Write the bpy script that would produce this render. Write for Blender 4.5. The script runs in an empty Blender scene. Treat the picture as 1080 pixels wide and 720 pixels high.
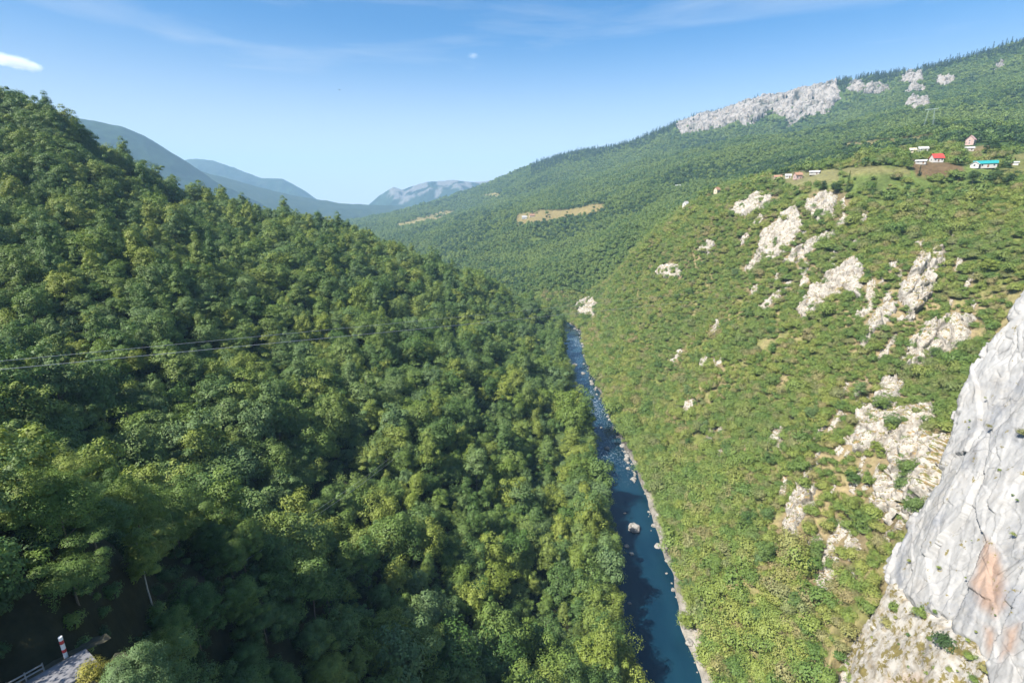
import bpy, bmesh, math, random
import numpy as np
from mathutils import Vector, Matrix

random.seed(5)
rng = np.random.default_rng(11)
C = bpy.context.scene.collection
SC = bpy.context.scene

# ------------------------------------------------------------------ camera model
PITCH = math.radians(15.5)
FPX = 521.0
CP, SP = math.cos(PITCH), math.sin(PITCH)
RIVER_Z = -165.0
SUN_AZ, SUN_EL = math.radians(-122), math.radians(49)     # azimuth from +Y towards +X


def ray(px, py):
    x = (px - 540.0) / FPX
    y = (360.0 - py) / FPX
    return np.array([x, CP + y * SP, -SP + y * CP])


def project(P):
    P = np.asarray(P, float)
    d = P[..., 1] * CP - P[..., 2] * SP
    v = P[..., 1] * SP + P[..., 2] * CP
    dd = np.where(np.abs(d) < 1e-3, 1e-3, d)
    px = 540 + FPX * P[..., 0] / dd
    py = 360 - FPX * v / dd
    return px, py, d


# ------------------------------------------------------------------ noise
def _hash(ix, iy, iz):
    h = (ix * 374761393 + iy * 668265263 + iz * 2147483647 + 1013904223) & 0xFFFFFFFF
    h = ((h ^ (h >> 13)) * 1274126177) & 0xFFFFFFFF
    h = ((h ^ (h >> 16)) * 2246822519) & 0xFFFFFFFF
    return ((h ^ (h >> 15)) & 0xFFFFFF) / float(0xFFFFFF)


def vnoise(x, y, z=0.0):
    x = np.asarray(x, float)
    y = np.asarray(y, float)
    z = np.asarray(z, float) + np.zeros_like(x)
    ix, iy, iz = np.floor(x).astype(np.int64), np.floor(y).astype(np.int64), np.floor(z).astype(np.int64)
    fx, fy, fz = x - ix, y - iy, z - iz
    fx, fy, fz = fx * fx * (3 - 2 * fx), fy * fy * (3 - 2 * fy), fz * fz * (3 - 2 * fz)
    r = 0
    for a in (0, 1):
        for b in (0, 1):
            for c in (0, 1):
                w = (fx if a else 1 - fx) * (fy if b else 1 - fy) * (fz if c else 1 - fz)
                r = r + w * _hash(ix + a, iy + b, iz + c)
    return r * 2 - 1


def fbm(x, y, z=0.0, octv=4, gain=0.5):
    r, a, f, n = 0, 1.0, 1.0, 0.0
    for i in range(octv):
        r = r + a * vnoise(np.asarray(x) * f + 17.3 * i, np.asarray(y) * f - 9.1 * i, np.asarray(z) * f + 5.7 * i)
        n += a
        a *= gain
        f *= 2.03
    return r / n


def ridged(x, y, z=0.0, octv=4):
    r, a, f, n = 0, 1.0, 1.0, 0.0
    for i in range(octv):
        r = r + a * (1 - np.abs(vnoise(np.asarray(x) * f + 7.3 * i, np.asarray(y) * f + 3.1 * i, np.asarray(z) * f + i)))
        n += a
        a *= 0.5
        f *= 2.1
    return r / n


def cells(x, y, z):
    """blocky fracture pattern: (value of the block, distance to the nearest joint)"""
    x, y, z = np.asarray(x, float), np.asarray(y, float), np.asarray(z, float)
    ix, iy, iz = np.floor(x).astype(np.int64), np.floor(y).astype(np.int64), np.floor(z).astype(np.int64)
    f1, f2, val = np.full(x.shape, 9.0), np.full(x.shape, 9.0), np.zeros(x.shape)
    for a in (-1, 0, 1):
        for b in (-1, 0, 1):
            for c in (-1, 0, 1):
                jx, jy, jz = ix + a, iy + b, iz + c
                d = (jx + _hash(jx, jy, jz) - x) ** 2 + (jy + _hash(jx + 91, jy, jz) - y) ** 2 + (jz + _hash(jx, jy + 57, jz) - z) ** 2
                near = d < f1
                f2 = np.where(near, f1, np.minimum(f2, d))
                val = np.where(near, _hash(jx, jy, jz + 133), val)
                f1 = np.where(near, d, f1)
    return val * 2 - 1, np.sqrt(f2) - np.sqrt(f1)


def smooth(e0, e1, x):
    t = np.clip((np.asarray(x, float) - e0) / (e1 - e0), 0, 1)
    return t * t * (3 - 2 * t)


def poly_sd(px, py, poly):
    """Signed distance to a polygon (positive inside)."""
    px = np.asarray(px, float)
    py = np.asarray(py, float)
    poly = np.asarray(poly, float)
    inside = np.zeros(px.shape, bool)
    best = np.full(px.shape, 1e18)
    n = len(poly)
    for i in range(n):
        x0, y0 = poly[i]
        x1, y1 = poly[(i + 1) % n]
        cond = (y0 > py) != (y1 > py)
        with np.errstate(divide='ignore', invalid='ignore'):
            xi = (x1 - x0) * (py - y0) / (y1 - y0 if y1 != y0 else 1e-9) + x0
        inside ^= cond & (px < xi)
        ex, ey = x1 - x0, y1 - y0
        L = ex * ex + ey * ey + 1e-12
        t = np.clip(((px - x0) * ex + (py - y0) * ey) / L, 0, 1)
        best = np.minimum(best, (px - x0 - t * ex) ** 2 + (py - y0 - t * ey) ** 2)
    d = np.sqrt(best)
    return np.where(inside, d, -d)


# ------------------------------------------------------------------ scene helpers
def tag(o, label=None, cat=None, group=None, kind=None):
    if label:
        o['label'] = label
    if cat:
        o['category'] = cat
    if group:
        o['group'] = group
    if kind:
        o['kind'] = kind
    return o


def link(name, me, parent=None, loc=(0, 0, 0)):
    o = bpy.data.objects.new(name, me)
    C.objects.link(o)
    o.location = loc
    if parent is not None:
        o.parent = parent
    return o


def empty(name, loc=(0, 0, 0), rz=0.0):
    o = bpy.data.objects.new(name, None)
    C.objects.link(o)
    o.location = loc
    o.rotation_euler = (0, 0, rz)
    o.empty_display_size = 0.5
    return o


def mesh_np(name, verts, faces, mat=None, smooth_shade=False, mat_idx=None, mats=None):
    """faces: (n,k) int array of equal-size polygons."""
    verts = np.asarray(verts, np.float32)
    faces = np.asarray(faces, np.int32)
    n, k = faces.shape
    me = bpy.data.meshes.new(name)
    me.vertices.add(len(verts))
    me.vertices.foreach_set('co', verts.ravel())
    me.loops.add(n * k)
    me.loops.foreach_set('vertex_index', faces.ravel())
    me.polygons.add(n)
    me.polygons.foreach_set('loop_start', np.arange(0, n * k, k, dtype=np.int32))
    me.polygons.foreach_set('loop_total', np.full(n, k, np.int32))
    if smooth_shade:
        me.polygons.foreach_set('use_smooth', np.ones(n, bool))
    for m in (mats or ([mat] if mat else [])):
        me.materials.append(m)
    if mat_idx is not None:
        me.polygons.foreach_set('material_index', np.asarray(mat_idx, np.int32))
    me.update(calc_edges=True)
    me.validate()
    return me


def grid_faces(nu, nv):
    i = np.arange(nu - 1)[:, None]
    j = np.arange(nv - 1)[None, :]
    a = i * nv + j
    return np.stack([a, a + nv, a + nv + 1, a + 1], -1).reshape(-1, 4)


def set_color(me, name, cols):
    at = me.color_attributes.new(name, 'FLOAT_COLOR', 'POINT')
    c = np.ones((len(me.vertices), 4), np.float32)
    c[:, :3] = cols
    at.data.foreach_set('color', c.ravel())


def bm_obj(name, bm, mat, parent=None, loc=(0, 0, 0), smooth_shade=False):
    me = bpy.data.meshes.new(name)
    bm.to_mesh(me)
    bm.free()
    me.materials.append(mat)
    if smooth_shade:
        for p in me.polygons:
            p.use_smooth = True
    return link(name, me, parent, loc)


def bm_box(bm, x0, y0, z0, x1, y1, z1):
    v = [bm.verts.new(c) for c in ((x0, y0, z0), (x1, y0, z0), (x1, y1, z0), (x0, y1, z0),
                                   (x0, y0, z1), (x1, y0, z1), (x1, y1, z1), (x0, y1, z1))]
    for f in ((0, 3, 2, 1), (4, 5, 6, 7), (0, 1, 5, 4), (1, 2, 6, 5), (2, 3, 7, 6), (3, 0, 4, 7)):
        bm.faces.new([v[i] for i in f])


def tube(pts, radii, seg=8):
    """Tapered tube through points -> (verts, quads)."""
    pts = np.asarray(pts, float)
    n = len(pts)
    V = []
    for i in range(n):
        t = pts[min(i + 1, n - 1)] - pts[max(i - 1, 0)]
        t /= np.linalg.norm(t) + 1e-9
        a = np.cross(t, [0.3, 0.9, 0.1] if abs(t[2]) > 0.8 else [0, 0, 1])
        a /= np.linalg.norm(a) + 1e-9
        b = np.cross(t, a)
        for k in range(seg):
            th = 2 * math.pi * k / seg
            V.append(pts[i] + radii[i] * (math.cos(th) * a + math.sin(th) * b))
    Q = []
    for i in range(n - 1):
        for k in range(seg):
            k2 = (k + 1) % seg
            Q.append((i * seg + k, i * seg + k2, (i + 1) * seg + k2, (i + 1) * seg + k))
    return V, Q


def merge(parts):
    V, Q = [], []
    for v, q in parts:
        o = len(V)
        V += list(v)
        Q += [tuple(i + o for i in f) for f in q]
    return V, Q


# ------------------------------------------------------------------ materials
def new_mat(name):
    m = bpy.data.materials.new(name)
    m.use_nodes = True
    nt = m.node_tree
    for n in list(nt.nodes):
        nt.nodes.remove(n)
    out = nt.nodes.new('ShaderNodeOutputMaterial')
    return m, nt, out


def N(nt, typ, **kw):
    n = nt.nodes.new(typ)
    for k, v in kw.items():
        if k == 'inp':
            for kk, vv in v.items():
                n.inputs[kk].default_value = vv
        else:
            setattr(n, k, v)
    return n


def ramp(nt, stops, interp='LINEAR'):
    n = nt.nodes.new('ShaderNodeValToRGB')
    n.color_ramp.interpolation = interp
    el = n.color_ramp.elements
    while len(el) > 1:
        el.remove(el[-1])
    el[0].position = stops[0][0]
    c = stops[0][1]
    el[0].color = (*c, 1) if not isinstance(c, (int, float)) else (c, c, c, 1)
    for p, c in stops[1:]:
        e = el.new(p)
        e.color = (*c, 1) if not isinstance(c, (int, float)) else (c, c, c, 1)
    return n


def mixc(nt, fac, a, b, blend='MIX'):
    n = nt.nodes.new('ShaderNodeMix')
    n.data_type = 'RGBA'
    n.blend_type = blend
    L = nt.links
    for sock, v in ((n.inputs[0], fac), (n.inputs[6], a), (n.inputs[7], b)):
        if isinstance(v, bpy.types.NodeSocket):
            L.new(v, sock)
        elif isinstance(v, (tuple, list)):
            sock.default_value = (*v, 1)
        else:
            sock.default_value = v
    return n.outputs[2]


def simple_mat(name, col, rough=0.7, metallic=0.0, var=0.12, scale=3.0, bump=0.0):
    m, nt, out = new_mat(name)
    L = nt.links
    b = N(nt, 'ShaderNodeBsdfPrincipled', inp={'Roughness': rough, 'Metallic': metallic})
    tc = N(nt, 'ShaderNodeTexCoord')
    nz = N(nt, 'ShaderNodeTexNoise', inp={'Scale': scale, 'Detail': 5.0})
    L.new(tc.outputs['Object'], nz.inputs['Vector'])
    lo = tuple(c * (1 - var) for c in col)
    hi = tuple(min(1, c * (1 + var)) for c in col)
    r = ramp(nt, [(0.3, lo), (0.7, hi)])
    L.new(nz.outputs['Fac'], r.inputs['Fac'])
    L.new(r.outputs['Color'], b.inputs['Base Color'])
    if bump:
        bp = N(nt, 'ShaderNodeBump', inp={'Strength': bump, 'Distance': 0.05})
        L.new(nz.outputs['Fac'], bp.inputs['Height'])
        L.new(bp.outputs['Normal'], b.inputs['Normal'])
    L.new(b.outputs['BSDF'], out.inputs['Surface'])
    return m


def leaf_mat(name, stops, patch=None, patch_scale=0.012, patch_amt=0.5, trans=0.2):
    """Foliage: one tone per plant (random), stands of another tone by world position, small tone jitter per leaf cluster."""
    m, nt, out = new_mat(name)
    L = nt.links
    oi = N(nt, 'ShaderNodeObjectInfo')
    r = ramp(nt, stops)
    L.new(oi.outputs['Random'], r.inputs['Fac'])
    col = r.outputs['Color']
    geo = N(nt, 'ShaderNodeNewGeometry')
    if patch:
        nz = N(nt, 'ShaderNodeTexNoise', inp={'Scale': patch_scale, 'Detail': 3.0})
        L.new(geo.outputs['Position'], nz.inputs['Vector'])
        rp = ramp(nt, [(0.42, 0.0), (0.62, patch_amt)])
        L.new(nz.outputs['Fac'], rp.inputs['Fac'])
        col = mixc(nt, rp.outputs['Color'], col, patch)
    n2 = N(nt, 'ShaderNodeTexNoise', inp={'Scale': 0.9, 'Detail': 2.0})
    L.new(geo.outputs['Position'], n2.inputs['Vector'])
    r2 = ramp(nt, [(0.3, 0.72), (0.7, 1.25)])
    L.new(n2.outputs['Fac'], r2.inputs['Fac'])
    col = mixc(nt, 1.0, col, r2.outputs['Color'], 'MULTIPLY')
    d = N(nt, 'ShaderNodeBsdfPrincipled', inp={'Roughness': 0.55, 'Specular IOR Level': 0.25})
    L.new(col, d.inputs['Base Color'])
    t = N(nt, 'ShaderNodeBsdfTranslucent')
    tcol = mixc(nt, 1.0, col, (1.15, 1.25, 0.55), 'MULTIPLY')
    L.new(tcol, t.inputs['Color'])
    mx = N(nt, 'ShaderNodeMixShader', inp={0: trans})
    L.new(d.outputs[0], mx.inputs[1])
    L.new(t.outputs[0], mx.inputs[2])
    L.new(mx.outputs[0], out.inputs['Surface'])
    return m


def rock_mat(name, light=(0.56, 0.55, 0.53), dark=(0.30, 0.31, 0.33), tan=(0.42, 0.33, 0.22), scale=0.12, tan_amt=0.6, bump=0.5, bdist=0.6, stain=None, grass=0.0, joint=0.45, tufts=0.0, streak=0.62):
    m, nt, out = new_mat(name)
    L = nt.links
    tc = N(nt, 'ShaderNodeTexCoord')
    n1 = N(nt, 'ShaderNodeTexNoise', inp={'Scale': scale, 'Detail': 8.0, 'Roughness': 0.62, 'Distortion': 0.6})
    L.new(tc.outputs['Object'], n1.inputs['Vector'])
    r1 = ramp(nt, [(0.34, dark), (0.47, light), (0.75, tuple(min(1, c * 1.12) for c in light))])
    L.new(n1.outputs['Fac'], r1.inputs['Fac'])
    n2 = N(nt, 'ShaderNodeTexNoise', inp={'Scale': scale * 2.6, 'Detail': 6.0, 'Roughness': 0.7})
    L.new(tc.outputs['Object'], n2.inputs['Vector'])
    r2 = ramp(nt, [(0.5, 0.0), (0.68, tan_amt)])
    L.new(n2.outputs['Fac'], r2.inputs['Fac'])
    col = mixc(nt, r2.outputs['Color'], r1.outputs['Color'], tan)
    if stain:
        at = N(nt, 'ShaderNodeVertexColor', layer_name='stain')
        col = mixc(nt, at.outputs['Color'], col, stain)
    if tufts:
        n9 = N(nt, 'ShaderNodeTexNoise', inp={'Scale': 0.3, 'Detail': 6.0, 'Roughness': 0.75})
        L.new(tc.outputs['Object'], n9.inputs['Vector'])
        r9 = ramp(nt, [(tufts, 0.0), (tufts + 0.03, 1.0)])
        L.new(n9.outputs['Fac'], r9.inputs['Fac'])
        col = mixc(nt, r9.outputs['Color'], col, (0.17, 0.14, 0.05))
    # near-flat ledges hold soil and dry grass
    if grass:
        geo = N(nt, 'ShaderNodeNewGeometry')
        sx = N(nt, 'ShaderNodeSeparateXYZ')
        L.new(geo.outputs['True Normal'], sx.inputs[0])
        n3 = N(nt, 'ShaderNodeTexNoise', inp={'Scale': scale * 5, 'Detail': 5.0})
        L.new(tc.outputs['Object'], n3.inputs['Vector'])
        ad = N(nt, 'ShaderNodeMath', operation='ADD')
        L.new(sx.outputs['Z'], ad.inputs[0])
        mm = N(nt, 'ShaderNodeMath', operation='MULTIPLY', inp={1: 0.9})
        L.new(n3.outputs['Fac'], mm.inputs[0])
        L.new(mm.outputs[0], ad.inputs[1])
        r3 = ramp(nt, [(0.0, 0.0), (1.0, 1.0)])
        mr = N(nt, 'ShaderNodeMapRange', inp={1: grass, 2: grass + 0.12})
        L.new(ad.outputs[0], mr.inputs[0])
        n4 = N(nt, 'ShaderNodeTexNoise', inp={'Scale': scale * 3, 'Detail': 3.0})
        L.new(tc.outputs['Object'], n4.inputs['Vector'])
        r4 = ramp(nt, [(0.4, (0.13, 0.14, 0.04)), (0.6, (0.27, 0.19, 0.09))])
        L.new(n4.outputs['Fac'], r4.inputs['Fac'])
        col = mixc(nt, mr.outputs[0], col, r4.outputs['Color'])
    # weather streaks down the face, dark joints; escarpment: painted recess shade too
    mp = N(nt, 'ShaderNodeMapping', inp={'Scale': (1.0, 1.0, 0.38), 'Rotation': (0.25, 0.35, 0.0)})
    L.new(tc.outputs['Object'], mp.inputs['Vector'])
    n6 = N(nt, 'ShaderNodeTexNoise', inp={'Scale': scale * 4.5, 'Detail': 6.0, 'Roughness': 0.6, 'Distortion': 0.8})
    L.new(mp.outputs[0], n6.inputs['Vector'])
    r6 = ramp(nt, [(0.36, streak), (0.52, 1.0), (0.8, 1.12)])
    L.new(n6.outputs['Fac'], r6.inputs['Fac'])
    col = mixc(nt, 1.0, col, r6.outputs['Color'], 'MULTIPLY')
    vor = N(nt, 'ShaderNodeTexVoronoi', feature='DISTANCE_TO_EDGE', inp={'Scale': scale * 3.2})
    nd = mixc(nt, 0.35, mp.outputs[0], n6.outputs['Color'], 'LINEAR_LIGHT')
    L.new(nd, vor.inputs['Vector'])
    r7 = ramp(nt, [(0.0, joint), (0.025, 1.0)])
    L.new(vor.outputs['Distance'], r7.inputs['Fac'])
    n8 = N(nt, 'ShaderNodeTexNoise', inp={'Scale': scale * 1.3, 'Detail': 2.0})
    L.new(tc.outputs['Object'], n8.inputs['Vector'])
    r8 = ramp(nt, [(0.48, 0.0), (0.60, 1.0)])
    L.new(n8.outputs['Fac'], r8.inputs['Fac'])
    jn = mixc(nt, r8.outputs['Color'], (1, 1, 1), r7.outputs['Color'])
    col = mixc(nt, 1.0, col, jn, 'MULTIPLY')
    b = N(nt, 'ShaderNodeBsdfPrincipled', inp={'Roughness': 0.9, 'Specular IOR Level': 0.2})
    L.new(col, b.inputs['Base Color'])
    bp = N(nt, 'ShaderNodeBump', inp={'Strength': bump, 'Distance': bdist})
    n5 = N(nt, 'ShaderNodeTexNoise', inp={'Scale': scale * 5, 'Detail': 9.0, 'Roughness': 0.65})
    L.new(tc.outputs['Object'], n5.inputs['Vector'])
    L.new(n5.outputs['Fac'], bp.inputs['Height'])
    L.new(bp.outputs['Normal'], b.inputs['Normal'])
    L.new(b.outputs[0], out.inputs['Surface'])
    return m


def terrain_mat(name, jitter_scale=0.35, bump=0.6):
    m, nt, out = new_mat(name)
    L = nt.links
    at = N(nt, 'ShaderNodeVertexColor', layer_name='ground')
    tc = N(nt, 'ShaderNodeTexCoord')
    n1 = N(nt, 'ShaderNodeTexNoise', inp={'Scale': jitter_scale, 'Detail': 7.0, 'Roughness': 0.7})
    L.new(tc.outputs['Object'], n1.inputs['Vector'])
    r1 = ramp(nt, [(0.3, 0.55), (0.7, 1.35)])
    L.new(n1.outputs['Fac'], r1.inputs['Fac'])
    col = mixc(nt, 1.0, at.outputs['Color'], r1.outputs['Color'], 'MULTIPLY')
    b = N(nt, 'ShaderNodeBsdfPrincipled', inp={'Roughness': 0.95, 'Specular IOR Level': 0.1})
    L.new(col, b.inputs['Base Color'])
    bp = N(nt, 'ShaderNodeBump', inp={'Strength': bump, 'Distance': 0.5})
    L.new(n1.outputs['Fac'], bp.inputs['Height'])
    L.new(bp.outputs['Normal'], b.inputs['Normal'])
    L.new(b.outputs[0], out.inputs['Surface'])
    return m


# ------------------------------------------------------------------ terrain (heights from surveyed points)
RIVER = np.array([(40, -80), (44, 0), (48, 60), (53, 125), (56, 165), (61, 208), (66, 305), (66, 386), (66, 485),
                  (73, 560), (79, 640), (66, 705), (22, 775), (-60, 860), (-160, 1000), (-280, 1300), (-420, 1700),
                  (-700, 2400), (-1100, 3300), (-1500, 5200)], float)
RIVER_W = 13.0

SURVEY = [  # sight line (px, py), distance ahead, canopy height to take off
    # left slope, near to far
    (0, 720, 46, 0), (60, 715, 48, 0), (160, 640, 72, 0), (-150, 700, 40, 0), (160, 590, 88, 0), (250, 610, 98, 3), (0, 540, 82, 6), (0, 430, 118, 9), (28, 346, 174, 12), (0, 300, 190, 10),
    (0, 200, 262, 14), (0, 97, 325, 27), (-150, 104, 300, 26), (-150, 300, 170, 10), (-150, 500, 70, 5),
    (100, 480, 128, 9), (100, 380, 165, 10), (120, 300, 205, 10), (35, 111, 330, 27), (90, 142, 338, 27), (155, 189, 352, 26), (100, 220, 268, 17),
    (230, 520, 135, 10), (300, 690, 92, 8), (200, 700, 75, 6), (330, 548, 153, 12), (375, 503, 187, 12), (300, 440, 190, 11),
    (250, 350, 240, 11), (220, 270, 300, 18), (200, 230, 335, 22), (180, 197, 400, 26), (250, 218, 420, 26), (320, 262, 380, 20), (350, 231, 560, 25),
    (400, 300, 400, 16), (400, 380, 290, 11), (450, 450, 235, 11), (430, 262, 600, 22), (480, 340, 420, 15), (500, 292, 630, 16),
    (530, 400, 355, 11), (540, 500, 248, 12), (450, 580, 160, 12), (450, 690, 122, 11), (560, 600, 188, 13), (560, 690, 150, 13),
    (640, 640, 190, 10), (600, 500, 280, 11), (570, 430, 360, 10), (560, 321, 650, 13), (590, 335, 650, 7), (575, 380, 460, 10), (600, 375, 540, 7),
    # right gorge slope
    (760, 700, 184, 2), (800, 600, 190, 3), (850, 680, 165, 2), (880, 560, 190, 2), (900, 500, 198, 2), (960, 440, 205, 2),
    (1020, 400, 215, 2), (1000, 330, 255, 2), (1075, 300, 235, 2), (850, 450, 232, 2), (770, 500, 250, 3), (720, 500, 290, 3),
    (750, 400, 335, 3), (700, 350, 455, 4), (690, 420, 395, 3), (850, 300, 335, 3), (850, 370, 285, 3), (950, 300, 272, 2),
    (750, 300, 456, 3), (800, 250, 415, 3), (900, 235, 345, 3), (1000, 240, 310, 3), (1075, 230, 280, 2), (660, 380, 470, 4), (650, 320, 580, 4), (635, 330, 650, 4),
    (625, 346, 690, 2), (645, 300, 640, 5), (690, 280, 560, 5), (740, 250, 500, 4), (700, 240, 640, 5),
    # rim and plateau
    (1000, 205, 350, 2), (1075, 196, 318, 2), (890, 197, 395, 2), (940, 190, 385, 0), (850, 200, 430, 2), (810, 207, 460, 3), (780, 225, 470, 3), (1160, 190, 300, 0),
    (985, 180, 385, 0), (990, 170, 412, 0), (1037, 178, 385, 0), (1075, 180, 385, 0), (1020, 156, 520, 0), (970, 160, 500, 0), (900, 178, 560, 0), (850, 187, 560, 0), (1160, 165, 420, 0),
    (722, 218, 820, 3), (700, 225, 800, 5), (755, 203, 800, 2), (800, 188, 760, 5), (660, 240, 900, 5), (640, 280, 820, 6),
    # wooded mountainside
    (978, 138, 740, 0), (1060, 140, 680, 6), (920, 150, 800, 5), (850, 165, 900, 6), (780, 175, 1050, 6), (720, 195, 1150, 6), (1050, 110, 980, 6), (1160, 110, 850, 6),
    (950, 115, 1200, 6), (870, 140, 1250, 6), (780, 150, 1550, 6), (700, 170, 1750, 6), (640, 195, 1600, 6), (600, 222, 1500, 3), (560, 230, 1480, 3),
    (1050, 80, 1350, 8), (960, 92, 1650, 8), (880, 124, 1820, 5), (800, 134, 2050, 5), (720, 141, 2280, 5), (885, 92, 1950, 5), (800, 105, 2180, 5), (720, 131, 2390, 5),
    (1080, 47, 1700, 15), (1000, 66, 1850, 15), (900, 85, 2060, 15), (800, 107, 2260, 15), (720, 127, 2450, 15), (650, 152, 2650, 15), (590, 167, 2800, 10), (1160, 25, 1600, 15),
    (650, 170, 2350, 8), (580, 190, 2450, 8), (540, 186, 3100, 8), (520, 192, 3350, 8), (480, 207, 3700, 8), (430, 224, 3900, 8), (395, 232, 3900, 8), (360, 236, 4000, 8),
    (500, 218, 2900, 8), (440, 229, 2750, 2), (410, 240, 2450, 8), (470, 240, 1900, 8), (540, 245, 1350, 8), (500, 270, 1250, 8), (560, 285, 980, 7), (600, 265, 1080, 7), (590, 300, 830, 6), (420, 247, 2050, 8),
]
WORLD = [  # hidden ground: behind the spur, under the bridge, beyond the ridges
    (-240, 800, -95), (-150, 760, -120), (-40, 740, -150), (-330, 600, -15), (-400, 470, 55), (-420, 330, 120), (-560, 640, 5), (-800, 900, -20), (-500, 1000, -90),
    (-300, 1100, -160), (-120, 1000, -163), (-500, 1700, -166), (-900, 1500, -60), (-1300, 1200, 60), (-900, 2400, -160), (-1600, 2400, 0), (-2200, 3500, 0), (-1300, 4200, -160),
    (20, 690, -150), (0, 700, -150), (30, 40, -160), (70, 40, -160), (0, 45, -128), (-30, 30, -80), (-60, 20, -45), (-90, 25, -40), (20, 90, -140), (30, 120, -148), (45, 20, -164),
    (100, 60, -110), (130, 110, -70), (150, 60, -60), (180, 120, -30), (250, 60, -10), (230, 180, -22), (350, 150, 10), (400, 250, 25), (600, 300, 60), (900, 500, 150), (1200, 700, 300),
    (-150, 60, -20), (-250, 100, 40), (-400, 200, 120), (2200, 1500, 640), (2400, 2400, 540), (1500, 2900, 440), (900, 3300, 330), (400, 3900, 200), (-400, 4700, 0), (-1000, 5200, -120),
    (1200, 4500, 350), (3000, 4000, 560), (0, 5600, 80),
]


def survey_points():
    P = []
    for px, py, t, drop in SURVEY:
        p = ray(px, py) * t
        P.append((p[0], p[1], p[2] - drop))
    return np.array(P + WORLD, float)


def _q(X, Y):
    r = np.hypot(X, Y)
    return np.stack([np.arctan2(X, Y) * 1.7, np.log(np.maximum(r, 5))], -1), r


CTRL = survey_points()
_cq, _cr = _q(CTRL[:, 0], CTRL[:, 1])
_ct = CTRL[:, 2] / _cr


def _phi(d2):
    return 0.5 * d2 * np.log(d2 + 1e-12)


def _fit():
    n = len(_cq)
    K = _phi(((_cq[:, None] - _cq[None]) ** 2).sum(-1)) + np.eye(n) * 4e-4
    A = np.zeros((n + 3, n + 3))
    A[:n, :n] = K
    A[:n, n] = 1
    A[:n, n + 1:] = _cq
    A[n, :n] = 1
    A[n + 1:, :n] = _cq.T
    b = np.zeros(n + 3)
    b[:n] = _ct
    return np.linalg.solve(A, b)


_W = _fit()


def spline_z(X, Y):
    q, r = _q(X, Y)
    sh = X.shape
    q = q.reshape(-1, 2)
    out = np.empty(len(q))
    n = len(_cq)
    for s in range(0, len(q), 20000):
        qq = q[s:s + 20000]
        d2 = (qq[:, None, 0] - _cq[None, :, 0]) ** 2 + (qq[:, None, 1] - _cq[None, :, 1]) ** 2
        out[s:s + 20000] = _phi(d2) @ _W[:n] + _W[n] + qq @ _W[n + 1:]
    return out.reshape(sh) * r


def river_dist(X, Y):
    """distance from the river's centre line, with sign (negative on the left bank)"""
    best = np.full(X.shape, 1e9)
    sign = np.ones(X.shape)
    for (x0, y0), (x1, y1) in zip(RIVER[:-1], RIVER[1:]):
        ex, ey = x1 - x0, y1 - y0
        t = np.clip(((X - x0) * ex + (Y - y0) * ey) / (ex * ex + ey * ey), 0, 1)
        dx, dy = X - x0 - t * ex, Y - y0 - t * ey
        d = np.hypot(dx, dy)
        s = np.where(ex * dy - ey * dx > 0, -1.0, 1.0)
        m = d < best
        best = np.where(m, d, best)
        sign = np.where(m, s, sign)
    return best * sign


# the great limestone buttress on the right: a steep plane through surveyed points
CLIFF_POLY = [(1100, 285), (1078, 312), (1050, 352), (1024, 392), (1014, 430), (996, 470), (972, 520), (950, 565), (930, 600), (933, 622), (962, 640),
              (1000, 655), (1030, 690), (1050, 735), (1200, 900), (1400, 760), (1400, 200)]
_A, _B, _D = ray(1080, 320) * 155, ray(930, 600) * 155, ray(1080, 720) * 104
CN = np.cross(_A - _D, _B - _D)
CN /= np.linalg.norm(CN)
if CN[0] > 0:
    CN = -CN
CE_H = np.cross([0, 0, 1.0], CN)
CE_H /= np.linalg.norm(CE_H)
CE_U = np.cross(CN, CE_H)

_E = ray(928, 612) * (_A @ CN) / (ray(928, 612) @ CN)
_F = ray(1050, 735) * (_A @ CN) / (ray(1050, 735) @ CN)
LN = np.cross(_F - _E, ray(880, 722) * 152 - _E)
LN /= np.linalg.norm(LN)
if LN[2] < 0:
    LN = -LN
LEDGE_POLY = [(879, 722), (884, 694), (902, 666), (924, 636), (936, 606), (966, 630), (1004, 650), (1036, 690), (1060, 740), (1060, 800), (870, 800)]
AZ0, AZ1, NAZ = math.radians(-66), math.radians(66), 760
LR0, LR1, NR = math.log(14.0), math.log(6500.0), 560
AZ = np.linspace(AZ0, AZ1, NAZ)
LR = np.linspace(LR0, LR1, NR)
GA, GL = np.meshgrid(AZ, LR, indexing='ij')
GR = np.exp(GL)
GX, GY = GR * np.sin(GA), GR * np.cos(GA)


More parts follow.
